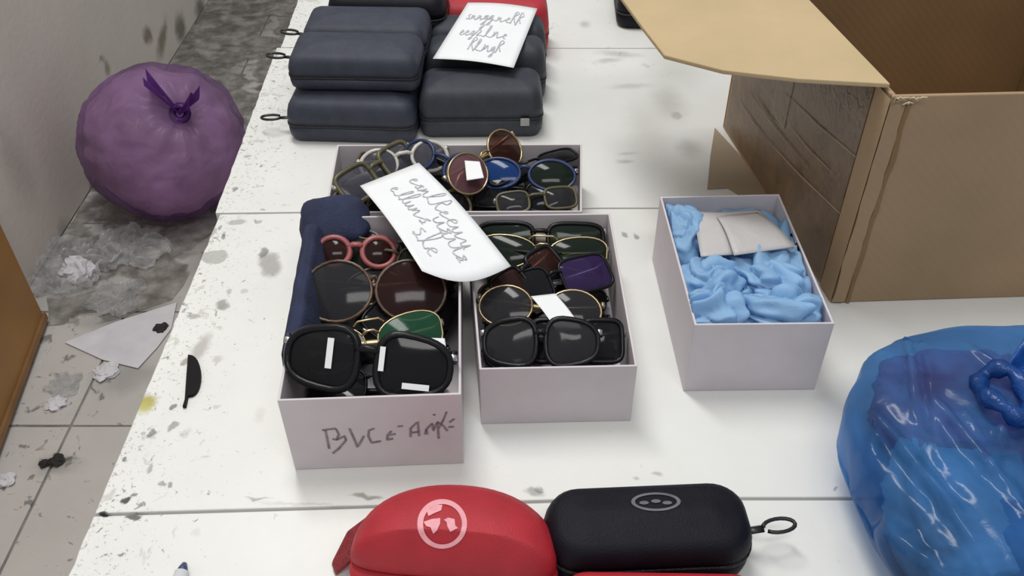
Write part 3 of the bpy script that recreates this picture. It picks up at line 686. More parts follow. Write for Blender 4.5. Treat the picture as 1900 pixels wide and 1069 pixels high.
# ------------------------------------------------------------------ big brown cardboard box
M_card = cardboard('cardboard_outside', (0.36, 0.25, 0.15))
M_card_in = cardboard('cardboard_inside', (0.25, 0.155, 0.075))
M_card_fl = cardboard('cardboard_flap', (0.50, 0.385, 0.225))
M_tape_shade = film_mat('packing_tape_shade_brown', (0.25, 0.165, 0.10), 0.25, rough=0.12, trans=0.1, var=0.2, scale=40, bump=0.1)  # tape tinted brown so it also carries the flap's shade on the left panel
HB = 0.24
c0 = Vector((0.334, 0.722, T)); c3 = Vector((0.284, 1.084, T)); c1 = Vector((0.675, 0.738, T)); c2 = Vector((0.665, 1.09, T))
cbx = thing('cardboard_box', 'large open brown cardboard box with its flap hanging out left', 'box', (c0 + c1 + c2 + c3) / 4)
z0 = Vector((0, 0, 0.0005)); up = Vector((0, 0, HB)); th = 0.0045
def wallp(name, a, b_, inward, m, hh=HB):
    a = a + z0; b_ = b_ + z0; i = inward.normalized() * th
    n = 12
    def face(off, u, v):
        p = a.lerp(b_, u) + Vector((0, 0, hh * v)); return p + off
    V = []; F = []
    mb = MB()
    g1 = [a, b_, b_ + i, a + i]
    return part(name, prism(g1, (0, 0, hh)), m, cbx, world=True, smooth=False, bevel=0.0012)
wallp('front_panel', c0, c1, Vector((0, 1, 0)), M_card)
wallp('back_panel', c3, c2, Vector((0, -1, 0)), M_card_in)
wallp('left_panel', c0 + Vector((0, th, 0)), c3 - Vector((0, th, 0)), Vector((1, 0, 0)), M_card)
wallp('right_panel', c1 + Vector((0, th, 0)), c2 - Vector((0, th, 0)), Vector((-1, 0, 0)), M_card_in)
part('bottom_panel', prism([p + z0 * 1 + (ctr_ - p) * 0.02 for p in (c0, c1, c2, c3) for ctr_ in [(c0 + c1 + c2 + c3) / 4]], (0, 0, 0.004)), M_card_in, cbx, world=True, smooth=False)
# left flap, bent outwards
fa = P(1626, 166, HB); fb = c3 + up; 
q = [c0 + up + Vector((0.0, 0.012, 0.002)), P(1480, 154, HB + .002), P(1340, 138, HB - .004), P(1232, 110, HB - .012), P(1195, 62, HB - .012), P(1150, 0, HB - .008), P(1118, -70, HB - .002), c3 + up + Vector((0.002, -0.01, 0.002))]
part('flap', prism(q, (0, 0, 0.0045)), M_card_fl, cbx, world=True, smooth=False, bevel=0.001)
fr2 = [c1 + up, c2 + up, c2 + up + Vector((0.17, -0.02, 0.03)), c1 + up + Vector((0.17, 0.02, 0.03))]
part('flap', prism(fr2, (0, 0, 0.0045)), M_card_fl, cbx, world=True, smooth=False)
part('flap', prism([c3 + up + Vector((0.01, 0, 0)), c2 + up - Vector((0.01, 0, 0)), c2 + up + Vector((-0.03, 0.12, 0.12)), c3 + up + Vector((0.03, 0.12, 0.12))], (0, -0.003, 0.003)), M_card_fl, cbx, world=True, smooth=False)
# crushed corner strip and torn tape
ff = (c1 - c0).normalized(); nn = Vector((ff.y, -ff.x, 0))
def fstrip(x0, x1, zlo, zhi, off, wob, seed):
    return grid_patch(lambda u, v: c0 + ff * (x0 + (x1 - x0) * u + wob * noise.noise(Vector((v * 6, seed, u)))) + nn * (off + 0.0025 * abs(noise.noise(Vector((v * 9, seed, u * 2))))) + Vector((0, 0, zlo + (zhi - zlo) * v)), 3, 24)
part('corner_tape', fstrip(-0.001, 0.013, 0.003, HB - 0.002, 0.0012, 0.002, 1), M_card, cbx, world=True, label='crushed taped corner strip')
part('corner_tape', fstrip(0.0135, 0.0185, 0.001, HB - 0.004, 0.0009, 0.002, 5), M_card_in, cbx, world=True)
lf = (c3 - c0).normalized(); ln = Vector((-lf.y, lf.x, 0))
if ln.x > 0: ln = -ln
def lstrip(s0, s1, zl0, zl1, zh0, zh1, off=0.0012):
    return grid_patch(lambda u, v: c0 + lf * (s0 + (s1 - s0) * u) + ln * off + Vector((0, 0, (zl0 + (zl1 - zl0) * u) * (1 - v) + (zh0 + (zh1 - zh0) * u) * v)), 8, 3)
part('packing_tape_shade', lstrip(0.030, 0.355, 0.006, 0.006, 0.118, 0.118), M_tape_shade, cbx, world=True, label='shiny packing tape darkened with the flap shade')
part('packing_tape_shade', lstrip(0.030, 0.355, 0.112, 0.112, 0.232, 0.232, .0016), M_tape_shade, cbx, world=True, label='shiny packing tape darkened with the flap shade')
part('packing_tape_shade', lstrip(0.185, 0.225, 0.10, 0.10, 0.22, 0.22, 0.0022), M_tape_shade, cbx, world=True, label='shiny packing tape darkened with the flap shade')
part('corner_tape', lstrip(0.0, 0.028, 0.002, 0.002, HB - .002, HB - .002, 0.0014), cardboard('cardboard_pale', (0.42, 0.30, 0.18)), cbx, world=True, label='paler paper tape along the corner')
M_tape_shine = mat('tape_crease_shine', (0.45, 0.35, 0.25), 0.2, 0.1)  # pale colour paints the shine along the tape creases
for (x0, y0, x1, y1) in [(1385, 168, 1500, 312), (1455, 172, 1588, 292), (1425, 262, 1560, 398), (1400, 176, 1440, 232), (1465, 235, 1545, 322), (1372, 190, 1425, 262)]:
    a = on_plane(x0, y0, c0 + ln * .003, ln); b_ = on_plane(x1, y1, c0 + ln * .003, ln)
    part('tape_shine_streak', tube([a, a.lerp(b_, .5) + Vector((0, 0, -.002)), b_], [.0003, .0008, .0003], 4), M_tape_shine, cbx, world=True)
# torn paper fibres at the near corner
mb = MB(); g = random.Random(3)
for i in range(9):
    p = c0 + ff * g.uniform(0.0, 0.02) + nn * 0.003 + Vector((0, 0, HB - g.uniform(0, 0.006)))
    e = p + Vector((g.uniform(-.012, .012), -g.uniform(0, .006), g.uniform(-.004, .010)))
    t_ = tube([p, (p + e) / 2 + Vector((0, 0, .002)), e], 0.0008, 4); mb.add(t_.v, t_.f)
part('torn_fibres', mb, mat('torn_paper', (0.6, 0.48, 0.32), 0.9), cbx, world=True)
sh = part('cardboard_sheet', prism([P(1326, 238), P(1420, 340, 0), P(1500, 470, 0) + Vector((0.02, 0, 0)), P(1350, 350) + Vector((0, 0, 0)), P(1312, 352), P(1318, 290)], (0, 0, 0.0006)), cardboard('cardboard_sheet_mat', (0.36, 0.29, 0.21)), smooth=False)
for v in sh.data.vertices: v.co.z += 0.0005
tag(sh, 'flat grey brown cardboard scrap sticking out left of the big brown box', 'cardboard')

# ------------------------------------------------------------------ spectacle cases
M_case = mat('grey_case_fabric', (0.036, 0.041, 0.062), 0.5, 0.15, 60, 0.35, 900, spec=0.35)
M_case2 = mat('charcoal_case_fabric', (0.036, 0.041, 0.054), 0.5, 0.15, 60, 0.35, 900, spec=0.35)
M_blackcase = mat('black_case_fabric', (0.005, 0.005, 0.010), 0.5, 0.15, 60, 0.35, 900, spec=0.2)
M_redcase = mat('red_case_fabric', (0.42, 0.016, 0.028), 0.55, 0.1, 40, 0.3, 900)
M_zip = mat('black_zip', (0.012, 0.012, 0.014), 0.5, 0.3, 200, 0.6, 700)
M_zipr = mat('red_zip', (0.22, 0.012, 0.018), 0.55, 0.3, 200, 0.6, 700)
M_metal = mat('zip_metal', (0.3, 0.3, 0.3), 0.35, 0.1, metal=1)
M_plastic = mat('black_plastic', (0.012, 0.012, 0.013), 0.35, 0.2)
def hook(parent, base, dirn, m=M_plastic, s=1.0):
    """snap hook: strap, swivel and open loop"""
    d = Vector(dirn).normalized(); side = d.cross(Vector((0, 0, 1))).normalized(); b_ = Vector(base)
    st = part('strap', tube([b_, b_ + d * .008 * s, b_ + d * .014 * s], .0035 * s, 6, flat=(1, .45, Vector((0, 0, 1)))), m, parent)
    lp = []
    for i in range(17):
        a = math.pi * 2 * i / 18 - math.pi * 0.97
        lp.append(b_ + d * (.027 * s + math.cos(a) * .013 * s) + side * math.sin(a) * .0062 * s + Vector((0, 0, 0.001)))
    part('snap_hook', tube(lp, .0017 * s, 6), m, st)
def case(name, label, loc, rot, hx, hy, H, m, zipm, r=0.02, group=None, split=0.42, crown=0.004, hooks=(), pull=False, taper=0.35, seat=False):
    root = thing(name, label, 'glasses case', loc, rot, group)
    zs = H * split
    low = [(0.010, 0), (0.004, 0.002), (0.001, H * .12), (0.0, H * .25), (0.0, zs - .002)]
    part('lower_shell', loft([rrect(hx - i, hy - i, r - i * .6, z) for i, z in low]), m, root)
    zp = part('zip', loft([rrect(hx - .0015, hy - .0015, r, zs - .0021), rrect(hx + .0008, hy + .0008, r, zs - .001), rrect(hx + .0008, hy + .0008, r, zs + .001), rrect(hx - .0015, hy - .0015, r, zs + .0021)]), zipm, root)
    upv = [(0.0, zs + .002), (0.0, zs + (H - zs) * .3), (0.0012, zs + (H - zs) * .5), (0.003, zs + (H - zs) * .70), (0.006, zs + (H - zs) * .85), (0.010, zs + (H - zs) * .94), (0.015, zs + (H - zs) * .985), (hy * .7, H + crown * .6), (hy * .97, H + crown)]
    us = part('upper_shell', loft([rrect(hx - i, hy - i, max(r - i * .5, .002), z) for i, z in upv]), m, root)
    if pull:
        part('zip_pull', box(hx - .03, hx - .018, -hy - .0035, -hy - .0005, zs - .008, zs + .003), M_metal, zp, smooth=False, bevel=.0006)
    for (b_, d) in hooks: hook(root, b_, d)
    return root, us
HC = 0.058; HX = 0.084; HY = 0.041
GRC = 'dark grey zip glasses cases'
def casepos(px, py, z, hy=HY): 
    p = P(px, py, z); p.y += hy; return p
lx = -0.207; rx = -0.041
case('glasses_case', 'grey zip glasses case at the front left of the stack, lowest', (lx, 1.078, T + .0005), (0, 0, R(-3)), HX, HY, HC, M_case, M_zip, r=.016, group=GRC, hooks=[((-HX, -.01, .02), (-1, -.1, 0))])
case('glasses_case', 'grey zip glasses case under the upper left cases, middle of the lower row', (lx + .003, 1.163, T + .0005), (0, 0, R(-1)), HX, HY, HC, M_case, M_zip, r=.016, group=GRC)
case('glasses_case', 'grey zip glasses case at the back of the lower left row', (lx + .006, 1.248, T + .0005), (0, 0, R(-1)), HX, HY, HC, M_case, M_zip, r=.016, group=GRC)
case('glasses_case', 'grey zip glasses case stacked on top, nearer of the two upper left', (lx + .006, 1.104, T + HC + .005), (R(3), 0, R(-2)), HX, HY, HC * .85, M_case, M_zip, r=.014, group=GRC, hooks=[((-HX, .012, .02), (-1, .12, 0))])
case('glasses_case', 'grey zip glasses case stacked on top, farther of the two upper left', (lx + .010, 1.187, T + HC + .005), (R(2), 0, R(-2)), HX, HY, HC * .85, M_case, M_zip, r=.014, group=GRC, hooks=[((-HX, .0, .02), (-1, .2, 0))])
case('glasses_case', 'navy black glasses case cut by the top edge, behind the left stack', (lx + .03, 1.272, T + HC + .005), (0, 0, R(-2)), HX, HY, HC * .9, M_blackcase, M_zip)
case('glasses_case', 'charcoal zip glasses case at the front right of the stack', (rx, 1.092, T + .0005), (0, 0, R(1)), HX - .003, HY, HC * 1.18, M_case2, M_zip, r=.016, group=GRC, pull=True)
case('glasses_case', 'charcoal zip glasses case under the near edge of the handwritten sheet', (rx + .004, 1.177, T + .0005), (0, 0, R(0)), HX, .033, HC * 1.38, M_case2, M_zip, r=.016, group=GRC)
case('glasses_case', 'charcoal zip glasses case under the far edge of the handwritten sheet', (rx + .006, 1.245, T + .0005), (0, 0, R(1)), HX, .033, HC * 1.38, M_case2, M_zip, r=.016, group=GRC)
case('glasses_case', 'red glasses case cut by the top edge of the picture', (rx + .012, 1.322, T + .0005), (0, 0, R(0)), HX, HY, HC * 1.42, M_redcase, M_zipr)
case('glasses_case', 'black glasses case half hidden behind the flap of the brown box', (P(1138, 30, 0).x + .043, P(1160, 58, 0).y + .07, T + .0005), (0, 0, R(88)), HX * .8, HY, HC, M_blackcase, M_zip)

# black case with ring emblem, in front
bc, bcu = case('glasses_case', 'black zip glasses case with ring emblem and snap hook beside the red case', (0.1045, 0.4215, T + .0005), (0, 0, R(3)), 0.0790, 0.034, 0.0505, M_blackcase, M_zip, r=0.026, split=.5, hooks=[((0.078, -.002, .024), (1, .12, 0))])
bpy.context.view_layer.update()
M_logo_g = mat('grey_print', (0.13, 0.13, 0.155), 0.6, 0.2, 100)
M_logo_w = mat('pale_pink_print', (0.80, 0.36, 0.40), 0.6, 0.1, 100)
def decal_strip(name, root, bvh, inner, outer, m, closed=True, off=0.0006, label=None):
    V = []; F = []; n = len(inner)
    for a, b_ in zip(inner, outer):
        for k in range(4):
            p = cast(a[0] + (b_[0] - a[0]) * k / 3, a[1] + (b_[1] - a[1]) * k / 3, bvh, off)
            V.append(p)
    if any(v is None for v in V):
        ok = [v for v in V if v is not None]
        if not ok: return
    for i in range(n if closed else n - 1):
        j = (i + 1) % n
        for k in range(3):
            q_ = (i * 4 + k, i * 4 + k + 1, j * 4 + k + 1, j * 4 + k)
            if all(V[x] is not None for x in q_): F.append(q_)
    V = [v if v is not None else ok[0] for v in V]
    return part(name, MB().add(V, F), m, root, world=True, label=label)
def ell(cx, cy, rx, ry, n=40): return [(cx + rx * math.cos(2 * math.pi * i / n), cy + ry * math.sin(2 * math.pi * i / n)) for i in range(n)]
bv = bvh_of(bcu)
decal_strip('emblem_ring', bc, bv, ell(1217, 932, 39, 13), ell(1217, 932, 46, 17), M_logo_g, label='printed grey ring emblem')
for cx, cy, a in ((1195, 934, 9), (1217, 931, 9), (1238, 934, 9)):
    decal_strip('emblem_mark', bc, bv, ell(cx, cy, .5, .3, 12), ell(cx, cy, a, 3.4, 12), M_logo_g)

# red half-moon case
def halfmoon(hx, hb, hf, z, n=56):
    out = []
    for i in range(n):
        t = 2 * math.pi * i / n; c, q_ = math.cos(t), math.sin(t)
        ee = 2.15 if q_ > 0 else 3.6
        out.append(Vector((hx * math.copysign(abs(c) ** (2 / ee), c), (hb if q_ > 0 else hf) * math.copysign(abs(q_) ** (2 / ee), q_), z)))
    return out
rc = thing('glasses_case', 'red rounded glasses case with pale round emblem at the front', 'glasses case', (-0.044, 0.398, T + .0005), (0, 0, R(-4)))
part('lower_shell', loft([halfmoon(*a) for a in ((.066, .045, .014, 0), (.075, .056, .024, .004), (.079, .062, .029, .012), (.0795, .0625, .029, .018), (.078, .061, .022, .0235))]), M_redcase, rc)
zpr = part('zip', loft([halfmoon(*a) for a in ((.074, .058, .015, .0232), (.0765, .060, .0155, .025), (.074, .058, .015, .0272))]), M_zipr, rc)
rcu = part('upper_shell', loft([halfmoon(*a) for a in ((.0775, .0615, .0175, .0265), (.0780, .0620, .018, .029), (.0772, .0605, .0168, .035), (.0735, .0555, .0140, .043), (.066, .047, .0098, .0505), (.055, .036, .0055, .0565), (.042, .025, .0025, .0605), (.026, .014, .0012, .0625), (.008, .004, .0004, .0632))]), M_redcase, rc)
part('zip_tab', prism([(-.074, .032, .022), (-.088, .022, .016), (-.0975, .002, .003), (-.092, -.007, .0015), (-.076, .004, .012), (-.068, .020, .024)], (0.0015, 0, .006)), M_zipr, rc, smooth=False, bevel=.0015, label='dark red zip end tab')
bpy.context.view_layer.update()
bv = bvh_of(rcu)
def c4(x, y): return 740 + x / 7.64, 900 + y / 7.64
inn = [c4(620 + 275 * math.cos(t), 560 + 280 * math.sin(t)) for t in [2 * math.pi * i / 48 for i in range(48)]]
out_ = [c4(615 + 352 * math.cos(t), 555 + 345 * math.sin(t)) for t in [2 * math.pi * i / 48 for i in range(48)]]
decal_strip('emblem_ring', rc, bv, inn, out_, M_logo_w, label='pale pink printed ring emblem')
def blob(pts, m=M_logo_w):
    ce = (sum(p[0] for p in pts) / len(pts), sum(p[1] for p in pts) / len(pts)); dn = []
    for i in range(len(pts)):
        a = pts[i]; b_ = pts[(i + 1) % len(pts)]
        for k in range(3): dn.append((a[0] + (b_[0] - a[0]) * k / 3, a[1] + (b_[1] - a[1]) * k / 3))
    decal_strip('emblem_mark', rc, bv, [c4(ce[0] + (p[0] - ce[0]) * .02, ce[1] + (p[1] - ce[1]) * .02) for p in dn], [c4(*p) for p in dn], m)
blob([(470, 490), (590, 475), (585, 560), (545, 640), (490, 690), (455, 610), (390, 590), (350, 530)])
blob([(640, 500), (700, 470), (790, 490), (800, 580), (840, 620), (730, 660), (690, 600), (680, 540)])
blob([(400, 380), (520, 290), (620, 290), (600, 370), (500, 410), (420, 450)])
# second red case below
case('glasses_case', 'red glasses case mostly below the frame in front of the black case', (0.108, 0.349, T + .0005), (0, 0, R(-1)), 0.076, 0.034, 0.042, M_redcase, M_zipr, r=.022)

# ------------------------------------------------------------------ blue plastic bag
M_bfilm = film_mat('blue_bag_film', (0.055, 0.20, 0.46), 0.50, (0.44, 0.66, 0.92), 0.18, 0.3, 0.7, 9, 0.07)
M_bknot = film_mat('blue_bag_knot', (0.012, 0.08, 0.33), 0.08, (0.4, 0.6, 0.95), 0.2, 0.25, 0.3, 20, 0.3)
bagc = Vector((0.424, 0.448, 0))
bag = thing('plastic_bag', 'big blue translucent plastic bag knotted shut at the right edge', 'bag', (bagc.x, bagc.y, T))
BRX, BRY, BRZ = 0.153, 0.150, 0.053
knot = P(1880, 712, 0.125)
creases = []
for x0, y0, x1, y1, amp, wd in [(1632, 742, 1870, 1085, .007, .005), (1600, 850, 1800, 1085, .006, .005), (1745, 745, 1905, 960, .008, .006), (1690, 610, 1702, 770, .006, .004), (1715, 620, 1745, 850, .004, .004),
                                (1660, 905, 1750, 1075, .004, .004), (1640, 760, 1605, 880, .004, .005), (1790, 760, 1850, 860, .004, .004), (1720, 870, 1800, 960, .004, .004), (1880, 740, 1835, 880, .005, .005), (1862, 690, 1790, 640, .004, .004), (1900, 780, 1960, 1000, .006, .006)]:
    a = P(x0, y0, .105) - bagc; b_ = P(x1, y1, .10) - bagc
    creases.append((Vector((a.x, a.y)), Vector((b_.x, b_.y)), amp, wd))
def bagf(d):
    e = lambda v, k: math.copysign(abs(v) ** k, v)
    x, y, z = e(d.x, .76) * BRX, e(d.y, .72) * BRY, e(d.z, .62) * BRZ
    p = Vector((x, y, z))
    k = 1 + 0.06 * noise.noise(p * 10) + 0.015 * ridge(p * 24)
    p *= k
    if d.z > -0.1:
        q = Vector((p.x, p.y)); add = 0
        for a, b_, amp, wd in creases:
            ab = b_ - a; t = max(0, min(1, (q - a).dot(ab) / ab.length_squared))
            dd = (q - a - ab * t).length * (1 + .25 * noise.noise(Vector((t * 9, amp * 999, 0))))
            add += amp * (math.exp(-(dd / wd) ** 2) - 0.45 * math.exp(-(dd / (wd * 3)) ** 2)) * (0.35 + 0.65 * math.sin(math.pi * min(1, t + .15)))
        p += Vector((d.x * .6, d.y * .6, .8)) * add * 2.2
    return Vector((p.x, p.y, max(0.0006, p.z + BRZ + 0.001)))
part('bag_film', sphere(bagf, 260, 130), M_bfilm, bag)
Ko = knot - Vector((bagc.x, bagc.y, T))
Ko.z = 0.115
lp = [Ko + Vector((.026 * math.cos(a) * .6 - .002, .026 * math.sin(a), .006 * math.sin(2 * a) - .002)) for a in [i * 2 * math.pi / 22 for i in range(22)]]
part('knot', tube(lp, [0.0065 + .002 * math.sin(i * 1.7) for i in range(22)], 8, True), M_bknot, bag, label='dark blue twisted knot loop')
def ear(base, dr, ln, wd, seed):
    dr = Vector(dr).normalized(); sd = dr.cross(Vector((0, 0, 1))).normalized()
    return grid_patch(lambda u, v: Vector(base) + dr * ln * v + sd * wd * (u - .5) * (0.25 + v) + Vector((0, 0, .012 * math.sin(u * 9 + seed) * (0.3 + v) + 0.02 * v)), 16, 10)
part('bag_ear', ear(Ko + Vector((.01, .02, 0)), (.9, .4, 0), .06, .05, 1), M_bknot, bag)
part('bag_ear', ear(Ko + Vector((.01, -.02, 0)), (.9, -.6, 0), .09, .07, 4), M_bfilm, bag)
M_mauve = mat('mauve_packet', (0.55, 0.20, 0.36), 0.5, 0.15, 12)
M_palepk = mat('pale_blue_packet', (0.42, 0.56, 0.66), 0.5, 0.35, 22)
M_bluepk = mat('blue_packet', (0.10, 0.24, 0.48), 0.5, 0.5, 25)
def content(c, rx, ry, rz, seed, m, lbl):
    def f(d):
        e = lambda v: math.copysign(abs(v) ** .55, v)
        k = .94 + .16 * noise.noise(d * 2.2 + Vector((seed, 0, 0))) + .10 * ridge(d * 4 + Vector((0, seed * 3, 0)))
        return Vector((c[0] + e(d.x) * rx * k, c[1] + e(d.y) * ry * k, c[2] + e(d.z) * rz * k))
    part('bag_content', sphere(f, 60, 30), m, bag, label=lbl)
content((-.045, .066, .050), .066, .060, .040, 1, M_mauve, 'mauve packet showing through the film')
content((.055, .03, .05), .055, .085, .047, 2, M_bluepk, None)
content((-.078, -.03, .045), .052, .066, .036, 3, M_palepk, 'pale blue packet showing through the film')
content((-.02, -.075, .048), .060, .052, .040, 6, M_bluepk, None)
content((.065, -.08, .05), .06, .055, .042, 4, M_palepk, None)

# ------------------------------------------------------------------ purple bag on the floor
M_pfilm = film_mat('purple_bag_film', (0.30, 0.17, 0.37), 0.55, (0.83, 0.72, 0.87), 0.3, 0.45, 0.6, 5, 0.45)
M_pknot = film_mat('purple_bag_knot', (0.10, 0.02, 0.19), 0.05, (0.6, 0.4, 0.8), 0.3, 0.3, 0.3, 12, 0.3)
pc = PF(305, 262, 0.19)
pb = thing('plastic_bag', 'round purple translucent rubbish bag knotted, on the floor by the wall', 'bag', (pc.x, pc.y, 0))
PR = 0.195
kd = (PY(352, 178, pc.y - 0.12) - pc).normalized()
def pbf(d):
    r_ = PR * (1 + 0.05 * noise.noise(d * 1.8) + 0.02 * noise.noise(d * 5))
    a = d.angle(kd)
    r_ *= 1 - 0.20 * math.exp(-(a / 0.22) ** 2)
    # creases that gather at the knot
    t1 = kd.orthogonal().normalized(); t2 = kd.cross(t1); th_ = math.atan2(d.dot(t1), d.dot(t2))
    r_ *= 1 + 0.035 * math.sin(th_ * 11 + 2 * noise.noise(d * 3)) * math.exp(-(a / 0.8) ** 2) * min(1, a * 4)
    r_ *= 1 + 0.022 * ridge(Vector((d.x * 2, d.y * 2, d.z * 8 + .8 * noise.noise(d * 3))))
    p = d * r_; p.z *= 0.98
    return Vector((p.x, p.y, max(0.0008, p.z + 0.19)))
part('bag_film', sphere(pbf, 130, 70), M_pfilm, pb)
kp = kd * PR * 0.86 + Vector((0, 0, .19))
part('knot', tube([kp + Vector((.018 * math.cos(a), .010 * math.sin(a), .014 * math.sin(a))) for a in [i * 2 * math.pi / 14 for i in range(14)]], .009, 7, True), M_pknot, pb, label='dark purple knot')
part('bag_ear', ear(kp, (-.55, -.1, .75), .09, .05, 0).xf(Matrix.Translation((0, 0, 0))), M_pknot, pb)
part('bag_ear', ear(kp, (.7, -.2, .45), .06, .05, 2), M_pknot, pb)
M_pale = film_mat('pale_plastic_waste', (0.85, 0.72, 0.74), 0.0, rough=0.4, trans=0.3, var=0.2, scale=10, bump=0.4)
def pfill(d):
    p = pbf(d); c = Vector((0, 0, .19))
    k = .90 + .05 * noise.noise(d * 2.6 + Vector((3, 0, 0))) + .03 * ridge(d * 4.5)
    a = d.angle(kd); k -= .12 * math.exp(-(a / .35) ** 2)
    q = c + (p - c) * min(k, .965); q.z = max(.004, q.z); return q
part('bag_content', sphere(pfill, 80, 44), M_pale, pb, label='pale waste filling the bag')

# ------------------------------------------------------------------ wooden board at the left
M_wood = mat('brown_board', (0.27, 0.135, 0.04), 0.55, 0.2, 5, 0.15, 60)
M_wood2 = mat('brown_board_edge', (0.20, 0.10, 0.035), 0.6, 0.25, 12, 0.2, 80)
a = PF(84, 592, 0.012); b_ = PF(2, 815, 0.012)
dirb = (b_ - a).normalized(); b2 = a + dirb * 0.9
# top edge rests on the wall
pa = on_plane(-30, 350, Vector((WX + 0.012, 0, 0)), Vector((1, 0, 0)))
upv_ = (pa - a)
wb = thing('leaning_board', 'orange brown wooden board leaning against the wall at the left edge', 'board', a)
nb = dirb.cross(upv_).normalized(); nb = nb if nb.x > 0 else -nb
part('panel', prism([a, b2, b2 + upv_, pa], nb * -0.012), M_wood, wb, world=True, smooth=False, bevel=.002)
part('edge_strip', prism([a - upv_ * 0.0, b2 - upv_ * 0.0, b2 + upv_ * 0.05, a + upv_ * 0.05], nb * 0.008), M_wood2, wb, world=True, smooth=False, bevel=.0015, label='darker edging strip along the foot')

# ------------------------------------------------------------------ litter on the floor
M_scrap = mat('white_scrap', (0.68, 0.66, 0.69), 0.6, 0.08, 20, 0.2, 60)
M_wrap = film_mat('clear_wrapper', (0.72, 0.72, 0.72), 0.5, (0.93, 0.93, 0.93), 0.15, 0.4, 0.3, 20, 0.3)
pts = [PF(120, 636, .003), PF(215, 598, .003), PF(328, 562, .003), PF(318, 610, .003), PF(292, 645, .003), PF(256, 684, .003), PF(190, 668, .003)]
o = part('plastic_sheet', prism(pts, (0, 0, .0015)), M_scrap, smooth=False); tag(o, 'flat whitish plastic sheet on the dirty floor beside the table', 'sheet')
def scrap(lbl, px, py, r_, seed, m, flat=.45, name='crumpled_wrapper', cat='wrapper', grp=None):
    p = PF(px, py, 0)
    if cat == 'wrapper':
        # a thin sheet with sharp facets lying on the tiles
        def f(u, v):
            x, y = (u * 2 - 1), (v * 2 - 1)
            k = 1 + .45 * noise.noise(Vector((x * 1.6, y * 1.6, seed)))
            q = Vector((x * 3.1, y * 3.1, seed * 1.7))
            h = abs(noise.noise(q)) * .9 + abs(noise.noise(q * 2.3)) * .45
            return Vector((x * r_ * k * (1 - .25 * y * y), y * r_ * k * (1 - .25 * x * x), .002 + r_ * flat * h))
        o = part(name, grid_patch(f, 30, 30), m, smooth=False)
    else:
        def f(d):
            k = 1 + .5 * noise.noise(d * 1.8 + Vector((seed, 0, 0))) + .25 * ridge(d * 3.3 + Vector((0, seed, 0)))
            return Vector((d.x * r_ * k, d.y * r_ * k, max(0.0006, d.z * r_ * flat * k + r_ * flat * .75)))
        o = part(name, sphere(f, 24, 12), m, smooth=False)
    o.location = p; tag(o, lbl, cat, grp); return o
scrap('crumpled clear plastic wrapper on the floor by the leaning board', 135, 500, .10, 2, M_wrap)
scrap('small white crumpled scrap on top of the floor litter by the wall', 148, 512, .03, 5, M_scrap, .8, 'paper_scrap', 'scrap')
scrap('second clear wrapper between the wall litter and the purple bag', 235, 470, .085, 9, M_wrap, .35)
scrap('grey wrapper shred near the table edge', 215, 555, .06, 13, M_wrap, .3)
scrap('white scrap on the floor tile below the plastic sheet', 196, 694, .022, 15, M_scrap, .4, 'paper_scrap', 'scrap')
scrap('shredded clear wrapper on the tile near the board foot', 118, 715, .035, 21, M_wrap, .3)
scrap('small white scrap on the tile above the joint', 105, 752, .016, 24, M_scrap, .4, 'paper_scrap', 'scrap')
scrap('white scrap at the left end of the stained tile', 14, 893, .014, 26, M_scrap, .5, 'paper_scrap', 'scrap')
M_dirt = mat('dark_dirt', (0.03, 0.028, 0.025), 0.9, 0.3, 80)
scrap('larger dark crumb on the tile in front', 108, 858, .011, 31, M_dirt, .7, 'dirt_crumb', 'crumb')
scrap('smaller dark crumb left of the larger one', 84, 863, .008, 33, M_dirt, .7, 'dirt_crumb', 'crumb')
scrap('dark crumb on the plastic sheet edge near the table', 300, 612, .013, 35, M_dirt, .5, 'dirt_crumb', 'crumb')
# grime caked over the tiles and joints along the wall
def grime_mat():
    m, t, b = nt('floor_grime'); N, L = t.nodes, t.links
    tc = N.new('ShaderNodeTexCoord')
    def tex(sc, d=6, ds=0.4):
        n = N.new('ShaderNodeTexNoise'); n.inputs['Scale'].default_value = sc; n.inputs['Detail'].default_value = d; n.inputs['Distortion'].default_value = ds
        L.new(tc.outputs['Object'], n.inputs['Vector']); return n
    r = N.new('ShaderNodeValToRGB'); r.color_ramp.elements[0].position = .35; r.color_ramp.elements[1].position = .68
    r.color_ramp.elements[0].color = (.19, .175, .15, 1); r.color_ramp.elements[1].color = (.40, .375, .35, 1)
    L.new(tex(26, 8, 0).outputs[0], r.inputs[0]); L.new(r.outputs[0], b.inputs['Base Color']); b.inputs['Roughness'].default_value = .9
    mr = N.new('ShaderNodeMapRange'); mr.inputs[1].default_value = .40; mr.inputs[2].default_value = .56
    L.new(tex(10, 8, 0.2).outputs[0], mr.inputs[0])
    tr = N.new('ShaderNodeBsdfTransparent'); mx_ = N.new('ShaderNodeMixShader')
    mm = N.new('ShaderNodeMath'); mm.operation = 'MULTIPLY'; mm.inputs[1].default_value = .9
    L.new(mr.outputs[0], mm.inputs[0]); L.new(mm.outputs[0], mx_.inputs[0]); L.new(tr.outputs[0], mx_.inputs[1]); L.new(b.outputs[0], mx_.inputs[2])
    L.new(mx_.outputs[0], N['Material Output'].inputs[0]); return m
gp = [PF(150, 600), PF(240, 585), PF(330, 548), PF(420, 420), PF(470, 250), PF(560, 60), PF(600, -40), PF(400, -40), PF(345, 60), PF(240, 220), PF(130, 410), PF(80, 520), PF(90, 590)]
gp = [Vector((max(p.x, WX + .002), p.y, .0008)) for p in gp]; gq = []
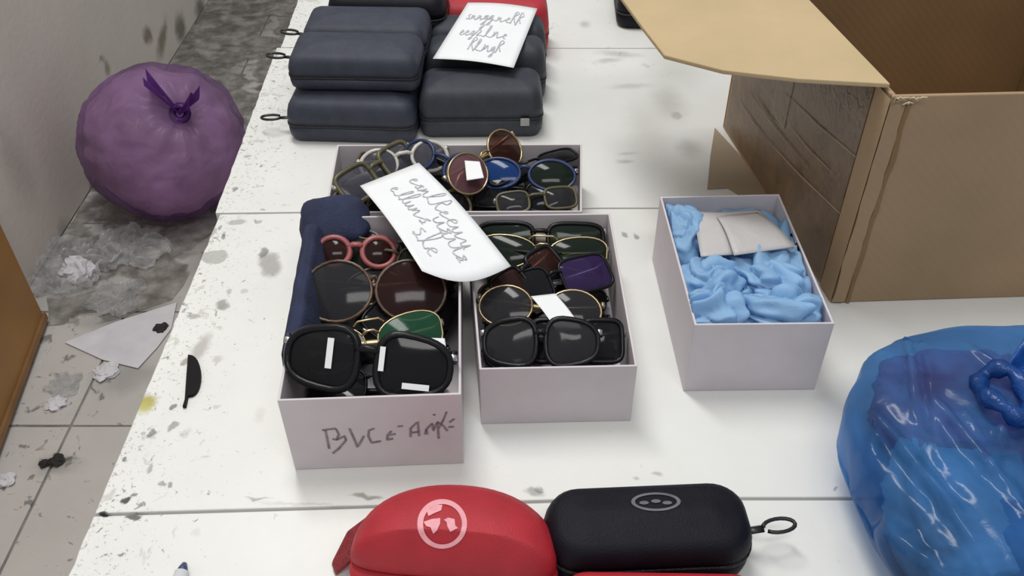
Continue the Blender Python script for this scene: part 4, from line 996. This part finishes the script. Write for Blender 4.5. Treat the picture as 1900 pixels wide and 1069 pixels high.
for k in range(len(gp)):
    for t_ in range(6):
        p = gp[k].lerp(gp[(k + 1) % len(gp)], t_ / 6)
        gq.append(Vector((max(WX + .001, p.x + .05 * noise.noise(p * 9)), p.y + .05 * noise.noise(p * 9 + Vector((5, 5, 0))), .0008)))
o = part('floor_grime', prism(gq, (0, 0, .0007)), grime_mat(), smooth=False); tag(o, 'patchy grey brown grime caked on the floor tiles along the wall', 'dirt', kind='stuff')
# dry twigs against the wall
M_twig = mat('dry_twig', (0.13, 0.095, 0.045), 0.9, 0.3, 60)
tg = thing('dry_twig', 'dry brown twig standing in the dirt behind the purple bag', 'twig', PF(305, 110, 0))
g = random.Random(9); b0 = PF(305, 110, 0)
for i in range(6):
    e = b0 + Vector((g.uniform(-.06, .08), g.uniform(-.05, .05), g.uniform(.06, .17)))
    part('twig', tube([b0 + Vector((g.uniform(-.01, .01), 0, 0)), b0.lerp(e, .5) + Vector((g.uniform(-.02, .02), 0, 0)), e], [.006, .005, .003], 5), M_twig, tg, world=True)

# ------------------------------------------------------------------ small things on the table
m = MB(); pts = []
for i in range(13):
    a_ = -math.pi / 2 + math.pi * i / 12
    pts.append(P(350 + 24 * math.cos(a_) ** .8, 700 - 38 * math.sin(a_), 0.0005))
pts += [P(347, 700, .0005), P(344, 745, .0005), P(340, 758, .0005), P(346, 757, .0005)]
o = part('plastic_scrap', prism(pts, (0, 0, .003)), mat('black_scrap', (0.007, 0.006, 0.007), 0.6, 0.2, spec=0.15), smooth=False)
tag(o, 'black half moon plastic scrap near the left edge of the table', 'scrap')
p = P(342, 1066, 0)
pen = thing('pen_cap', 'white pen end with dark blue tip at the bottom edge of the picture', 'pen', p)
part('barrel', tube([Vector((.0, -.002, .006)), Vector((.001, -.10, .006))], .0055, 10), mat('white_plastic', (.75, .77, .8), .35, .03), pen)
part('tip', tube([Vector((0, .006, .006)), Vector((0, .002, .006)), Vector((0, -.002, .006))], [.0018, .0035, .0045], 10), mat('blue_ink_tip', (.05, .06, .16), .4, .1), pen, label='dark blue tip')
